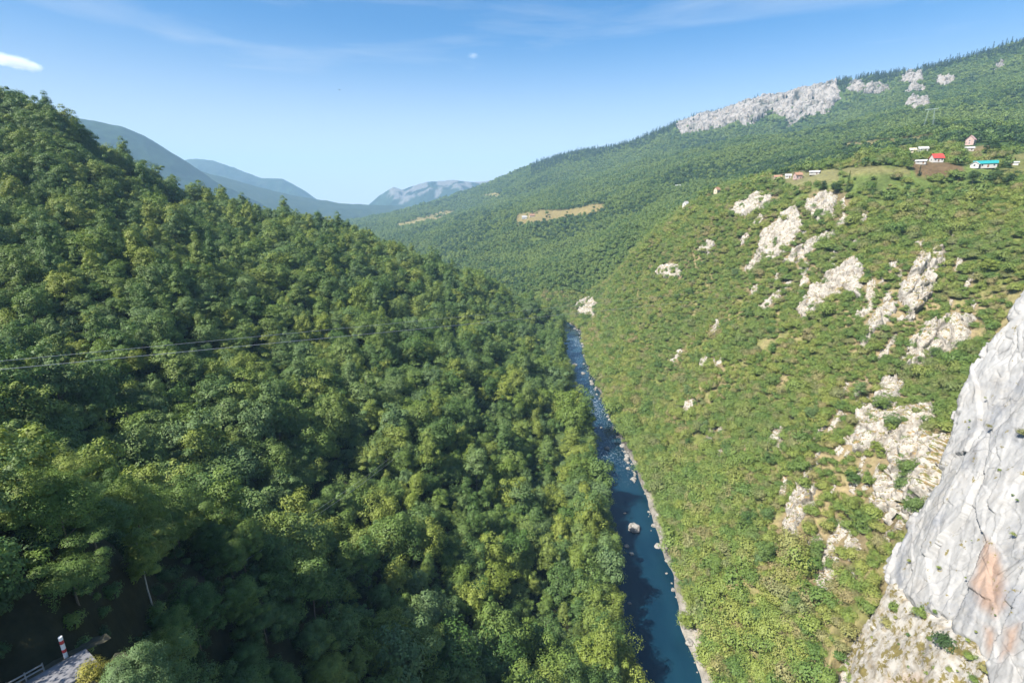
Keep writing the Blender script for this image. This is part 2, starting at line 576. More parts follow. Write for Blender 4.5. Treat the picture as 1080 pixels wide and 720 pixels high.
def build_heights():
    z = spline_z(GX, GY)
    amp = np.clip(GR / 400, 0.25, 1.6)
    z = z + fbm(GX / 70, GY / 70, 3.0, 4) * 4.6 * amp + fbm(GX / 260, GY / 260, 8.0, 3) * 6.0 * np.clip((GR - 250) / 500, 0, 2.2)
    # gullies and ribs running down the mountainside
    far = smooth(500, 1100, GR)
    z = z + far * (ridged(GX / 420 + GY / 900, GY / 700 - GX / 1500, 1.0, 3) - 0.6) * 46
    rd = river_dist(GX, GY)
    # shallow gullies running down the right wall of the gorge
    gul = smooth(18, 60, rd) * (1 - smooth(560, 720, GR)) * smooth(110, 170, GR)
    z = z + gul * (ridged(GY / 62 + GX / 150 + 0.4 * fbm(GX / 50, GY / 50, 2.0, 2), GX / 260, 4.0, 3) - 0.62) * 12
    near = 1 - smooth(900, 1500, GR)
    wob = RIVER_W + 2.6 * fbm(GX / 16, GY / 16, 2.0, 3)
    ad = np.abs(rd)
    lo = np.where(ad < wob, RIVER_Z - 2.2, RIVER_Z + 0.5 + (ad - wob) * np.where(rd < 0, 0.95, 0.42))
    w = smooth(wob - 1.5, wob + 2.0, ad)
    lo = (RIVER_Z - 2.2) * (1 - w) + lo * w
    ww = smooth(RIVER_W + 4, RIVER_W + 24, ad)
    zr = lo * (1 - ww) + np.maximum(z, RIVER_Z + 2) * ww
    z = z * (1 - near) + zr * near
    # ground is cut back behind the buttress
    P = np.stack([GX, GY, z], -1)
    px, py, d = project(P)
    dist = (P - _A) @ CN
    sd = poly_sd(px, py, CLIFF_POLY)
    m = (d > 30) & (sd > -14) & (GR < 420) & (GX > 40) & (dist > -7)
    z = np.where(m, z - (dist + 7) / CN[2] * smooth(-14, 0, sd), z)
    P = np.stack([GX, GY, z], -1)
    px, py, d = project(P)
    dist = (P - _E) @ LN
    sd = poly_sd(px, py, LEDGE_POLY)
    m = (d > 30) & (sd > -8) & (GR < 300) & (GX > 40) & (dist > -3)
    z = np.where(m, z - (dist + 3) / LN[2] * smooth(-8, 2, sd), z)
    return np.maximum(z, RIVER_Z - 4)


GZ = build_heights()


def height(X, Y):
    X, Y = np.asarray(X, float), np.asarray(Y, float)
    a = (np.arctan2(X, Y) - AZ0) / (AZ1 - AZ0) * (NAZ - 1)
    l = (np.log(np.maximum(np.hypot(X, Y), 14.01)) - LR0) / (LR1 - LR0) * (NR - 1)
    a = np.clip(a, 0, NAZ - 1.001)
    l = np.clip(l, 0, NR - 1.001)
    i, j = a.astype(int), l.astype(int)
    u, v = a - i, l - j
    return (GZ[i, j] * (1 - u) * (1 - v) + GZ[i + 1, j] * u * (1 - v) + GZ[i, j + 1] * (1 - u) * v + GZ[i + 1, j + 1] * u * v)


_TAN = GZ / GR
_CUM = np.maximum.accumulate(_TAN, axis=1)


def visible(X, Y, Z, slack=0.004):
    """can the point be seen from the bridge over the bare ground in front of it?"""
    r = np.hypot(X, Y)
    a = np.clip((np.arctan2(X, Y) - AZ0) / (AZ1 - AZ0) * (NAZ - 1), 0, NAZ - 1).astype(int)
    l = np.clip((np.log(np.maximum(r, 14.01) * 0.985) - LR0) / (LR1 - LR0) * (NR - 1), 0, NR - 1).astype(int)
    return Z / r >= _CUM[a, l] - slack


def hit(px, py, tmin=20, tmax=6000):
    """where the sight line meets the ground"""
    d = ray(px, py)
    t = np.exp(np.linspace(math.log(tmin), math.log(tmax), 4000))
    P = d[None] * t[:, None]
    below = P[:, 2] < height(P[:, 0], P[:, 1])
    k = int(np.argmax(below)) if below.any() else len(t) - 1
    return P[k]


# ------------------------------------------------------------------ ground colours
FIELDS = [  # px polygon, colour, depth range
    ([(958, 168), (976, 171), (1000, 171), (1022, 177), (1012, 184), (985, 188), (966, 186)], (0.132, 0.092, 0.050), (300, 520)),
    ([(1046, 178), (1080, 168), (1110, 168), (1110, 190), (1060, 190)], (0.139, 0.145, 0.050), (280, 520)),
    ([(902, 190), (935, 184), (948, 191), (928, 201), (905, 202)], (0.085, 0.115, 0.034), (300, 560)),
    ([(885, 178), (925, 174), (960, 176), (960, 184), (900, 186)], (0.165, 0.158, 0.066), (300, 640)),
    ([(1060, 164), (1110, 156), (1110, 168), (1062, 170)], (0.158, 0.152, 0.059), (350, 700)),
    ([(545, 226), (560, 222), (600, 220), (640, 213), (636, 222), (596, 230), (545, 238)], (0.218, 0.178, 0.079), (1000, 2200)),
    ([(418, 236), (440, 229), (462, 224), (482, 224), (462, 233), (420, 239)], (0.231, 0.198, 0.086), (1800, 3600)),
    ([(510, 206), (530, 203), (524, 209)], (0.231, 0.198, 0.086), (1800, 3600)),
    ([(884, 152), (930, 146), (985, 141), (985, 146), (930, 153), (886, 158)], (0.178, 0.158, 0.066), (600, 1100)),
    ([(800, 185), (850, 180), (885, 178), (885, 192), (840, 196)], (0.172, 0.165, 0.073), (400, 900)),
    ([(1005, 158), (1050, 150), (1060, 156), (1030, 162)], (0.185, 0.145, 0.066), (400, 700)),
]
SOIL = [(188, 612), (228, 600), (238, 622), (200, 640)]


def field_edge(P):
    # ragged field edges, as broad as hedges and bushes are
    px, py, d = project(P)
    s = np.clip(d / 14, 12, 130)
    return px, py, d, fbm(P[..., 0] / s, P[..., 1] / s, 7.0, 3) * np.where(d > 900, 4.0, 2.5)


OUTCROPS = [
    ([(768, 224), (782, 212), (800, 205), (816, 204), (813, 214), (796, 226), (780, 231)], 'grey outcrop with a shadowed cleft, left of the tall dark tree at the rim'),
    ([(797, 269), (806, 245), (823, 228), (842, 217), (849, 235), (839, 255), (822, 271), (805, 277)], 'largest pale crag below the rim with a dark cleft in it'),
    ([(849, 214), (866, 204), (885, 205), (880, 222), (864, 233), (850, 227)], 'rounded pale crag just under the dark tree at the rim'),
    ([(820, 277), (845, 260), (868, 248), (883, 244), (862, 263), (836, 284)], 'narrow slanting rib of rock below the two pale crags'),
    ([(879, 239), (891, 226), (896, 231), (885, 242)], 'small pale rock in the shrubs right of the rounded crag'),
    ([(906, 232), (915, 220), (919, 228), (911, 235)], 'tiny pointed rock standing in the shrubs under the green field'),
    ([(840, 332), (857, 305), (879, 285), (904, 270), (913, 288), (909, 314), (896, 311), (882, 300), (867, 320), (850, 336)], 'long broken rock band in the middle of the right slope'),
    ([(800, 324), (815, 309), (828, 305), (823, 316), (806, 328)], 'low rock patch left of the long broken band'),
    ([(947, 314), (955, 290), (967, 277), (985, 264), (999, 261), (994, 278), (981, 290), (985, 302), (976, 320), (963, 336), (954, 332)], 'tall pale rock rib rising towards the houses'),
    ([(906, 364), (917, 335), (935, 320), (947, 317), (941, 336), (926, 353), (913, 370)], 'leaning rock ledge under the tall pale rib'),
    ([(946, 380), (965, 352), (984, 335), (1010, 331), (1028, 338), (1021, 361), (1000, 374), (980, 379), (962, 391), (948, 390)], 'broad white rock wall beside the top of the great buttress'),
    ([(893, 467), (904, 435), (920, 424), (934, 403), (945, 398), (950, 424), (966, 430), (982, 428), (992, 445), (986, 472), (960, 487), (935, 482), (920, 471), (905, 477)], 'wide rugged rock face with tufts, left of the great buttress'),
    ([(916, 524), (934, 500), (955, 489), (977, 491), (967, 516), (946, 537), (924, 543)], 'tan rock ledge below the rugged face'),
    ([(824, 566), (831, 530), (844, 509), (862, 511), (860, 531), (846, 551), (841, 572), (828, 584)], 'isolated tan rock spur low on the right slope'),
    ([(860, 614), (869, 580), (879, 573), (887, 590), (882, 612), (868, 628)], 'narrow tan rock step under the isolated spur'),
    ([(688, 288), (704, 277), (723, 279), (719, 292), (700, 294)], 'small rock scar high on the slope above the river bend'),
    ([(604, 324), (618, 313), (631, 317), (629, 336), (619, 347), (609, 340)], 'white rock scar at the river bend below the spur'),
    ([(963, 259), (971, 244), (981, 242), (974, 260)], 'thin rock fin in the shrubs below the houses'),
    ([(734, 264), (747, 253), (757, 257), (746, 271)], 'faint rock patch on the upper left part of the slope'),
    ([(808, 476), (818, 449), (829, 453), (824, 477)], 'bare tan rock patch on the middle of the slope'),
    ([(928, 470), (940, 458), (956, 470), (1000, 455), (990, 520), (950, 560), (930, 556), (945, 520)], 'stony tufted slope against the left edge of the great buttress'),
]


def small_outcrops():
    """lesser rocks breaking through the growth along the bands of crags"""
    r = np.random.default_rng(77)
    bands = [([(870, 300), (960, 250), (1010, 250), (1030, 330), (980, 400), (930, 380)], 20, 'between the tall pale rib and the long broken band'),
             ([(820, 480), (900, 400), (950, 390), (1000, 480), (940, 600), (880, 620), (830, 580)], 34, 'around the rugged face and the isolated spur'),
             ([(780, 240), (880, 205), (930, 230), (860, 300), (800, 320)], 16, 'around the pale crags below the rim'),
             ([(690, 300), (800, 300), (840, 420), (800, 520), (740, 480)], 10, 'low in the middle of the right slope')]
    out = []
    for poly, n, where in bands:
        q = np.array(poly, float)
        while n:
            c = q.min(0) + r.random(2) * np.ptp(q, axis=0)
            if poly_sd(c[0], c[1], q) < 0:
                continue
            if any(poly_sd(c[0], c[1], np.array(p)) > -3 for p, _ in OUTCROPS):
                continue
            ln, wd = r.uniform(5, 17), r.uniform(2.4, 5.2)
            ax = np.array([0.55, -0.84]) + r.normal(size=2) * 0.2
            ax /= np.linalg.norm(ax)
            pp = np.array([-ax[1], ax[0]])
            out.append(([tuple(c + ax * ln * math.cos(t) * r.uniform(0.6, 1.1) + pp * wd * math.sin(t) * r.uniform(0.6, 1.2)) for t in np.linspace(0, 2 * math.pi, 9)[:-1]], where))
            n -= 1
    return out


SMALL = small_outcrops()


def ground_colour(P):
    px, py, d = project(P)
    X, Y, Z = P[..., 0], P[..., 1], P[..., 2]
    r = np.hypot(X, Y)
    rd = river_dist(X, Y)
    col = np.empty(P.shape)
    n = fbm(X / 14, Y / 14, 0.0, 4)
    n2 = fbm(X / 45, Y / 45, 4.0, 3)
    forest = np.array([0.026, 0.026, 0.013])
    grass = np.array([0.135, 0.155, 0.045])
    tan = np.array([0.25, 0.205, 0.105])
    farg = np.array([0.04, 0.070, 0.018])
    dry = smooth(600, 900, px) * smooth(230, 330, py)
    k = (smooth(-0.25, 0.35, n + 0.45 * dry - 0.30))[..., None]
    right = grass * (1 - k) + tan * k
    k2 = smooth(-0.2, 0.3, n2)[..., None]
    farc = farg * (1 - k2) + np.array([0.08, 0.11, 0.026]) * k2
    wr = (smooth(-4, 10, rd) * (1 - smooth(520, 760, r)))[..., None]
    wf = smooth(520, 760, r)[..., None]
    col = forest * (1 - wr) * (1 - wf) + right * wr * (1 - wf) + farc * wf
    plat = (smooth(-6, 6, Z) * smooth(330, 380, r) * (1 - smooth(560, 760, r)) * (X > 150))[..., None]
    col = col * (1 - plat) + np.array([0.095, 0.13, 0.036]) * plat
    fe = field_edge(P)[3]
    for poly, c, (d0, d1) in FIELDS:
        sd = poly_sd(px, py, poly)
        w = (smooth(-0.8, 1.2, sd + fe) * (d > d0) * (d < d1))[..., None]
        col = col * (1 - w) + np.array(c) * (0.9 + 0.2 * n[..., None]) * w
    for poly, _ in OUTCROPS + SMALL:                         # dry grass and scree round the crags
        w = (smooth(-7, -1, poly_sd(px, py, poly) + 5 * n) * (d > 60) * (d < 700) * (rd > 0))[..., None]
        col = col * (1 - w) + np.array([0.27, 0.215, 0.12]) * (0.8 + 0.4 * n2[..., None]) * w
    w = (smooth(-6, 8, poly_sd(px, py, SOIL) + n * 8) * (d < 130) * (d > 0))[..., None]
    col = col * (1 - w) + np.array([0.10, 0.068, 0.045]) * (0.8 + 0.4 * n[..., None]) * w
    # stony river bed and banks
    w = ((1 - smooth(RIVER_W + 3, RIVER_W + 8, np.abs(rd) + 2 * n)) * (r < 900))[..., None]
    col = col * (1 - w) + np.array([0.26, 0.243, 0.213]) * (0.75 + 0.7 * n[..., None]) * (1 - 0.45 * smooth(260, 340, Y)[..., None]) * w  # darker upstream: darker rocks there, plus that reach's shade put into the colour
    col = col * (1 - 0.62 * smooth(4000, 4800, r))[..., None]
    return np.clip(col, 0.005, 0.9)


def field_mask(P):
    px, py, d, fe = field_edge(P)
    m = np.zeros(px.shape, bool)
    for poly, c, (d0, d1) in FIELDS:
        m |= (poly_sd(px, py, poly) + fe > 0.2) & (d > d0) & (d < d1)
    return m & ((fbm(P[..., 0] / 9, P[..., 1] / 9, 3.0, 2) < 0.42) | (d < 600))


M_TERRAIN = terrain_mat('forest_ground')
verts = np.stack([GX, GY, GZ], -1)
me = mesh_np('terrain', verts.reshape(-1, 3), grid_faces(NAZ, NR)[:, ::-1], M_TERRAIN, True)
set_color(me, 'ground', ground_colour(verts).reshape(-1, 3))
tag(link('terrain', me), 'wooded gorge slopes and mountainside', 'terrain', kind='structure')

# wide valley floor under everything, out to the horizon
me = mesh_np('ground', [(-9000, -3000, -262), (9000, -3000, -262), (9000, 13500, -262), (-9000, 13500, -262)], [(0, 1, 2, 3)],
             simple_mat('valley_floor', (0.05, 0.085, 0.03), 0.95, var=0.35, scale=0.004))
tag(link('ground', me), 'low wooded valley floor far beyond the gorge', 'ground', kind='structure')

# ------------------------------------------------------------------ river
def polyline_sample(pts, step):
    out = [pts[0]]
    for a, b in zip(pts[:-1], pts[1:]):
        n = max(1, int(np.hypot(*(b - a)) / step))
        for i in range(1, n + 1):
            out.append(a + (b - a) * i / n)
    return np.array(out)


def smooth_line(p, k=7, it=2):
    for _ in range(it):
        q = np.pad(p, ((k, k), (0, 0)), 'edge')
        p = np.stack([np.convolve(q[:, i], np.ones(2 * k + 1) / (2 * k + 1), 'valid') for i in range(2)], -1)
    return p


m, nt, out = new_mat('river_water')
L = nt.links
tc = N(nt, 'ShaderNodeTexCoord')
mp = N(nt, 'ShaderNodeMapping', inp={'Scale': (1.0, 0.45, 1.0)})
L.new(tc.outputs['Object'], mp.inputs['Vector'])
n1 = N(nt, 'ShaderNodeTexNoise', inp={'Scale': 0.8, 'Detail': 6.0, 'Roughness': 0.6})
L.new(mp.outputs[0], n1.inputs['Vector'])
n2 = N(nt, 'ShaderNodeTexNoise', inp={'Scale': 0.09, 'Detail': 4.0})
L.new(mp.outputs[0], n2.inputs['Vector'])
deep = ramp(nt, [(0.35, (0.003, 0.021, 0.040)), (0.65, (0.006, 0.032, 0.052))])
L.new(n2.outputs['Fac'], deep.inputs['Fac'])
foam = N(nt, 'ShaderNodeVertexColor', layer_name='rapids')
fr = N(nt, 'ShaderNodeMath', operation='MULTIPLY')
r1 = ramp(nt, [(0.5, 0.0), (0.72, 1.0)])
L.new(n1.outputs['Fac'], r1.inputs['Fac'])
L.new(r1.outputs['Color'], fr.inputs[0])
L.new(foam.outputs['Color'], fr.inputs[1])
col = mixc(nt, fr.outputs[0], deep.outputs['Color'], (0.42, 0.47, 0.50))
b = N(nt, 'ShaderNodeBsdfPrincipled', inp={'Roughness': 0.12, 'IOR': 1.33})
L.new(col, b.inputs['Base Color'])
bp = N(nt, 'ShaderNodeBump', inp={'Strength': 0.35, 'Distance': 0.25})
L.new(n1.outputs['Fac'], bp.inputs['Height'])
L.new(bp.outputs['Normal'], b.inputs['Normal'])
L.new(b.outputs[0], out.inputs['Surface'])
M_WATER = m

rl = smooth_line(polyline_sample(RIVER, 2.0), 8)
tg = np.gradient(rl, axis=0)
tg /= np.linalg.norm(tg, axis=1)[:, None]
nrm = np.stack([tg[:, 1], -tg[:, 0]], -1)
NW = 13
offs = np.linspace(-21, 21, NW)
rv = rl[:, None, :] + nrm[:, None, :] * offs[None, :, None]
rz = RIVER_Z + 0.05 * fbm(rv[..., 0] / 3, rv[..., 1] / 3)
rverts = np.concatenate([rv, rz[..., None]], -1)
me = mesh_np('river', rverts.reshape(-1, 3), grid_faces(len(rl), NW), M_WATER, True)
yy = rv[..., 1]
rap = smooth(255, 330, yy) * (0.25 + 0.75 * smooth(-0.1, 0.5, fbm(rv[..., 0] / 9, yy / 22, 3.0, 3)))
set_color(me, 'rapids', np.repeat(rap.reshape(-1, 1), 3, 1))
tag(link('river', me), 'deep blue river running along the bottom of the gorge', 'river', kind='structure')

# ------------------------------------------------------------------ rock: the buttress, outcrops, escarpment
M_CLIFF = rock_mat('limestone_face', light=(0.305, 0.303, 0.298), dark=(0.205, 0.213, 0.23), tan=(0.31, 0.28, 0.24), scale=0.055, tan_amt=0.35, bump=0.35, bdist=0.4, stain=(0.31, 0.205, 0.145), joint=0.62, tufts=0.62, streak=0.80)
M_ROCK = rock_mat('weathered_limestone', light=(0.39, 0.365, 0.325), dark=(0.18, 0.16, 0.13), tan=(0.25, 0.19, 0.125), scale=0.16, tan_amt=0.6, bump=0.8, bdist=0.8, grass=1.13)
M_FAR_ROCK = rock_mat('escarpment_limestone', light=(0.27, 0.252, 0.235), dark=(0.06, 0.065, 0.05), tan=(0.24, 0.17, 0.115), scale=0.018, tan_amt=0.5, bump=0.8, bdist=6.0, streak=0.35, joint=0.25)  # dark tone, strong streaks and joints: shade of the recesses painted into the rock
M_BOULDER = rock_mat('river_stone', light=(0.30, 0.285, 0.26), dark=(0.10, 0.10, 0.09), tan=(0.15, 0.125, 0.09), scale=0.6, tan_amt=0.5, bump=0.6, bdist=0.2)


def on_plane(px, py, O, n):
    d = ray(px, py)
    return d * ((O @ n) / (d @ n))


def on_cliff(px, py):
    return on_plane(px, py, _A, CN)


def rock_face(name, label, poly, O, n, mat, step, rough, stains, seed=0.0, fold=3.2, clip=((-95, 95), (-120, 30)), slant=0.55):
    """a steep rock mass: its face follows the plane through O, its flanks fold back into the hill"""
    eh = np.cross([0, 0, 1.0], n)
    eh /= np.linalg.norm(eh)
    eu = np.cross(n, eh)
    pts = np.array([on_plane(*p, O, n) for p in poly])
    ab = np.stack([(pts - O) @ eh, (pts - O) @ eu], -1)
    ab[:, 0] = np.clip(ab[:, 0], *clip[0])
    ab[:, 1] = np.clip(ab[:, 1], *clip[1])
    a0, a1 = ab[:, 0].min() - 14, ab[:, 0].max() + 14
    b0, b1 = ab[:, 1].min() - 14, ab[:, 1].max() + 14
    na, nb = int((a1 - a0) / step), int((b1 - b0) / step)
    ga, gb = np.meshgrid(np.linspace(a0, a1, na), np.linspace(b0, b1, nb), indexing='ij')
    P0 = O + ga[..., None] * eh + gb[..., None] * eu
    wx = ga + 3.6 * fbm(ga / 8, gb / 8, 1.0 + seed, 5, 0.62)
    wy = gb + 3.6 * fbm(ga / 8, gb / 8, 5.0 + seed, 5, 0.62)
    sd = poly_sd(wx, wy, ab)
    u = ga + slant * gb                                      # beds and joints run down the face on a slant
    wu = u + 1.5 * fbm(ga / 6, gb / 6, 3.0 + seed, 3)
    wv = gb + 1.5 * fbm(ga / 6, gb / 6, 13.0 + seed, 3)
    c1, e1 = cells(wu / 11, wv / 24, seed + 0.5 + 0 * u)
    c2, e2 = cells(wu / 3.6, wv / 8, seed + 7.5 + 0 * u)
    c3, e3 = cells(ga / 1.3, gb / 2.0, seed + 3.5 + 0 * u)
    disp = 2.4 * fbm(ga / 24, gb / 34, seed, 3) + rough * (1.0 * c1 + 0.30 * c2 + 0.09 * c3) + 0.32 * fbm(u / 3.4, gb / 9, 4.0 + seed, 4) + 0.08 * fbm(ga / 0.8, gb / 1.1, 6.0 + seed, 3)
    keepc = smooth(-0.15, 0.25, fbm(ga / 14, gb / 14, 31.0 + seed, 2))
    disp -= rough * keepc * (0.8 * (1 - smooth(0, 0.07, e1)) + 0.3 * (1 - smooth(0, 0.10, e2)))
    disp = disp - fold * np.maximum(0, -sd) - 1.2 * (1 - smooth(0, 2.5, sd))
    P1 = P0 + disp[..., None] * n
    me = mesh_np(name, P1.reshape(-1, 3), grid_faces(na, nb), mat, True)
    if stains:
        px, py, dd = project(P0)
        wb = 6 * fbm(ga / 5, gb / 8, 3.0, 3)
        st = np.maximum.reduce([smooth(-6, 9, poly_sd(px + wb, py + wb, q)) for q in stains])
        st = st * (0.62 + 0.75 * fbm(u / 1.8, gb / 5, 1.0, 5, 0.6))
        set_color(me, 'stain', np.repeat(np.clip(st, 0, 0.8).reshape(-1, 1), 3, 1))
    return tag(link(name, me), label, 'cliff')


rock_face('limestone_cliff', 'smooth pale limestone buttress with an orange stain at the lower right', CLIFF_POLY, _A, CN, M_CLIFF, 0.25, 1.15, (
    [(1040, 566), (1048, 573), (1060, 600), (1063, 637), (1052, 655), (1036, 642), (1026, 612)], [(1038, 660), (1052, 664), (1056, 682), (1044, 692)], [(1066, 666), (1078, 658), (1076, 690), (1060, 700)]))
rock_face('limestone_ledges', 'tan grassy limestone ledges at the foot of the great buttress', LEDGE_POLY, _E, LN, None, 0.32, 0.55, ([(895, 735), (975, 712), (985, 745), (940, 770)],), 4.0, 2.6, ((-60, 60), (-60, 30)), -0.3)
bpy.data.objects['limestone_ledges'].data.materials.clear()
bpy.data.objects['limestone_ledges'].data.materials.append(rock_mat('ledge_limestone', light=(0.37, 0.35, 0.315), dark=(0.25, 0.22, 0.175), tan=(0.24, 0.185, 0.10), scale=0.12, tan_amt=0.8, bump=0.4, bdist=0.3, stain=(0.44, 0.31, 0.22), joint=0.8, tufts=0.53))

ESCARPMENT = [
    ([(709, 137), (720, 129), (745, 122), (765, 118), (790, 109), (815, 102), (838, 97), (860, 91), (880, 87), (888, 104), (872, 121), (852, 122), (832, 134), (826, 124), (812, 121), (790, 133), (775, 130), (745, 139), (716, 141)], 'long pale escarpment of cliffs along the mountain ridge'),
    ([(893, 95), (900, 84), (914, 90), (925, 87), (944, 95), (922, 100), (902, 98)], 'low cliff right of the long escarpment'),
    ([(949, 87), (957, 75), (966, 80), (972, 76), (976, 86), (962, 89)], 'twin-topped pale cliff high under the ridge'),
    ([(955, 114), (963, 101), (971, 104), (980, 103), (979, 112), (962, 117)], 'squat pale cliff below the twin-topped one'),
    ([(984, 88), (990, 82), (1000, 80), (1007, 86), (996, 91)], 'flat pale cliff beside the ridge pines'),
    ([(1046, 73), (1055, 63), (1061, 63), (1056, 73)], 'small pale cliff near the highest part of the ridge'),
    ([(953, 97), (960, 91), (977, 91), (975, 97)], 'thin rock band between two pale cliffs'),
]


def raise_rock(poly, label, mat, relief, step, name):
    pts = []
    poly = np.array(poly, float)
    for fx in np.linspace(poly[:, 0].min(), poly[:, 0].max(), 14):
        for fy in np.linspace(poly[:, 1].min(), poly[:, 1].max(), 14):
            if poly_sd(fx, fy, poly) > 0:
                pts.append(hit(fx, fy))
    pts = np.array(pts)
    med = np.median(pts @ np.array([0, CP, -SP]))
    dep = pts @ np.array([0, CP, -SP])
    pts = pts[(dep > med * 0.72) & (dep < med * 1.35)]
    mg = relief * 1.2
    x0, y0 = pts[:, 0].min() - mg, pts[:, 1].min() - mg
    x1, y1 = pts[:, 0].max() + mg, pts[:, 1].max() + mg
    nx, ny = int(min(170, max(24, (x1 - x0) / step))), int(min(170, max(24, (y1 - y0) / step)))
    gx, gy = np.meshgrid(np.linspace(x0, x1, nx), np.linspace(y0, y1, ny), indexing='ij')
    gz = height(gx, gy)
    e = step * 1.5
    nxv = -(height(gx + e, gy) - height(gx - e, gy)) / (2 * e)
    nyv = -(height(gx, gy + e) - height(gx, gy - e)) / (2 * e)
    nv = np.stack([nxv * 1.1, nyv * 1.1, np.ones_like(nxv)], -1)
    nv /= np.linalg.norm(nv, axis=-1)[..., None]
    P = np.stack([gx, gy, gz], -1)
    px, py, d = project(P)
    s = poly_sd(px, py, poly) * d / FPX
    k = relief
    s = s + k * 0.95 * fbm(gx / (k * 1.3), gy / (k * 1.3), gz / (k * 1.3), 5, 0.6)
    edge = smooth(-0.05 * k, 0.42 * k, s)
    cn = nv.reshape(-1, 3).mean(0)
    cd = np.array([-cn[1], cn[0], 0])
    cd /= np.linalg.norm(cd)
    uu = gx * cd[0] + gy * cd[1]                             # along the face
    blk = 0.6 * fbm(gx / (k * 1.3), gy / (k * 1.3), gz / (k * 2.2), 4) + 0.8 * (ridged(uu / (k * 0.9), gz / (k * 4), 5.0, 3) - 0.65)
    c1, e1 = cells(uu / (k * 1.15), gz / (k * 2.0), (gx * cn[0] + gy * cn[1]) / (k * 1.4))
    c2, e2 = cells(uu / (k * 0.42), gz / (k * 0.7), (gx * cn[0] + gy * cn[1]) / (k * 0.5))
    crack = 0.45 * (1 - smooth(0, 0.12, e1)) + 0.14 * (1 - smooth(0, 0.14, e2))
    blk = 0.5 * blk + 0.42 * c1 + 0.16 * c2 - crack
    h = k * edge * (0.50 + 0.95 * (blk + 0.2) + 0.30 * (ridged(gx / k, gy / k, gz / (2.5 * k), 3) - 0.6)) + k * 0.07 * fbm(gx / (k * .22), gy / (k * .22), gz / (k * .3), 3) * edge
    h = h - (1 - smooth(-0.25 * k, 0.05 * k, s)) * 0.55 * k - 0.02 * k
    Q = P + nv * h[..., None]
    me = mesh_np(name, Q.reshape(-1, 3), grid_faces(nx, ny), mat, False)
    # drop the margin that lies under the ground
    bm = bmesh.new()
    bm.from_mesh(me)
    hf = (h + 0.25 * k).reshape(-1)
    bm.verts.ensure_lookup_table()
    kill = [v for v in bm.verts if hf[v.index] < 0]
    bmesh.ops.delete(bm, geom=kill, context='VERTS')
    bm.to_mesh(me)
    bm.free()
    return tag(link(name, me), label, 'rock outcrop' if relief < 9 else 'cliff')


for poly, lab in OUTCROPS:
    ext = np.ptp(np.array(poly), axis=0).min()
    c = np.mean(poly, axis=0)
    dist = hit(*c) @ np.array([0, CP, -SP])
    k = float(np.clip(ext * dist / FPX * 0.20, 1.5, 5.0))
    raise_rock(poly, lab, M_ROCK, k, max(0.3, dist / FPX * 0.8), 'rock_outcrop')
for poly, lab in ESCARPMENT:
    ext = np.ptp(np.array(poly), axis=0).min()
    raise_rock(poly, lab, M_FAR_ROCK, 24.0 if ext > 30 else 15.0, 2.6, 'escarpment_cliff')
for poly, where in SMALL:
    ext = np.ptp(np.array(poly), axis=0).min()
    dist = hit(*np.mean(poly, axis=0)) @ np.array([0, CP, -SP])
    o = raise_rock(poly, 'small rock in the shrubs ' + where, M_ROCK, float(np.clip(ext * dist / FPX * 0.26, 0.9, 2.2)), max(0.25, dist / FPX * 0.7), 'small_outcrop')
    o['group'] = 'small rocks ' + where
ROCK_POLYS = [np.array(p) for p, _ in OUTCROPS + SMALL]
ESC_POLYS = [np.array(p) for p, _ in ESCARPMENT]


def boulder_mesh(seed, squash=0.7):
    bm = bmesh.new()
    bmesh.ops.create_icosphere(bm, subdivisions=4, radius=1.0)
    co = np.array([v.co[:] for v in bm.verts])
    n = fbm(co[:, 0] * 1.1 + seed * 9, co[:, 1] * 1.1, co[:, 2] * 1.1, 3)
    n2 = fbm(co[:, 0] * 4 + seed, co[:, 1] * 4, co[:, 2] * 4, 3)
    cut = np.clip(co @ np.array([0.5, 0.2, 0.84]) - 0.62, 0, 1)
    cut2 = np.clip(co @ np.array([-0.75, 0.45, 0.48]) - 0.66, 0, 1)
    for v, a, b2, c1, c2 in zip(bm.verts, n, n2, cut, cut2):
        v.co *= 1 + 0.42 * a + 0.07 * b2 - 0.55 * c1 - 0.5 * c2
        v.co.z *= squash
    me = bpy.data.meshes.new('boulder')
    bm.to_mesh(me)
    bm.free()
    me.materials.append(M_BOULDER)
    return me


BOULDERS = [boulder_mesh(i, q) for i, q in enumerate((0.8, 0.6, 0.7, 0.55))]


def at_level(px, py, z):
    d = ray(px, py)
    return d * (z / d[2])


def boulder(mi, p, s, label, group, name='boulder'):
    o = link(name, BOULDERS[mi % 4], None, p)
    o.scale = (s, s * random.uniform(0.7, 1.0), s * random.uniform(0.75, 1.0))
    o.rotation_euler = (random.uniform(-.2, .2), random.uniform(-.2, .2), random.uniform(0, 6.28))
    return tag(o, label, 'boulder', group)


RIVER_ROCKS = [
    (669, 558, 3.3, 'big pale boulder standing alone in the middle of the river'),
    (661, 576, 1.3, 'dark rock in the water just below the big boulder, by the left bank'),
    (666, 584, 1.1, 'small wet rock below the dark rock by the left bank'),
    (659, 541, 0.8, 'small dark rock in the water above the big boulder'),
    (640, 473, 2.0, 'flat dark rock in midstream above the calm dark pool'),
    (628, 451, 1.3, 'dark rock at the head of the calm water'),
    (634, 451, 1.0, 'low rock beside the dark one at the head of the calm water'),
    (606, 385, 3.0, 'long dark rock splitting the rapids upstream'),
    (615, 394, 2.2, 'dark rock below the long one in the rapids'),
    (622, 424, 2.0, 'wet rock in the lower rapids near the right bank'),
    (655, 628, 1.2, 'reddish rock at the shaded left edge of the pool'),
    (664, 636, 0.9, 'low rock at the shaded left edge of the pool'),
]
for i, (px, py, s, lab) in enumerate(RIVER_ROCKS):
    p = at_level(px, py, RIVER_Z)
    boulder(i, (p[0], p[1], RIVER_Z + 0.15 * s), s, lab, 'boulders in the river')
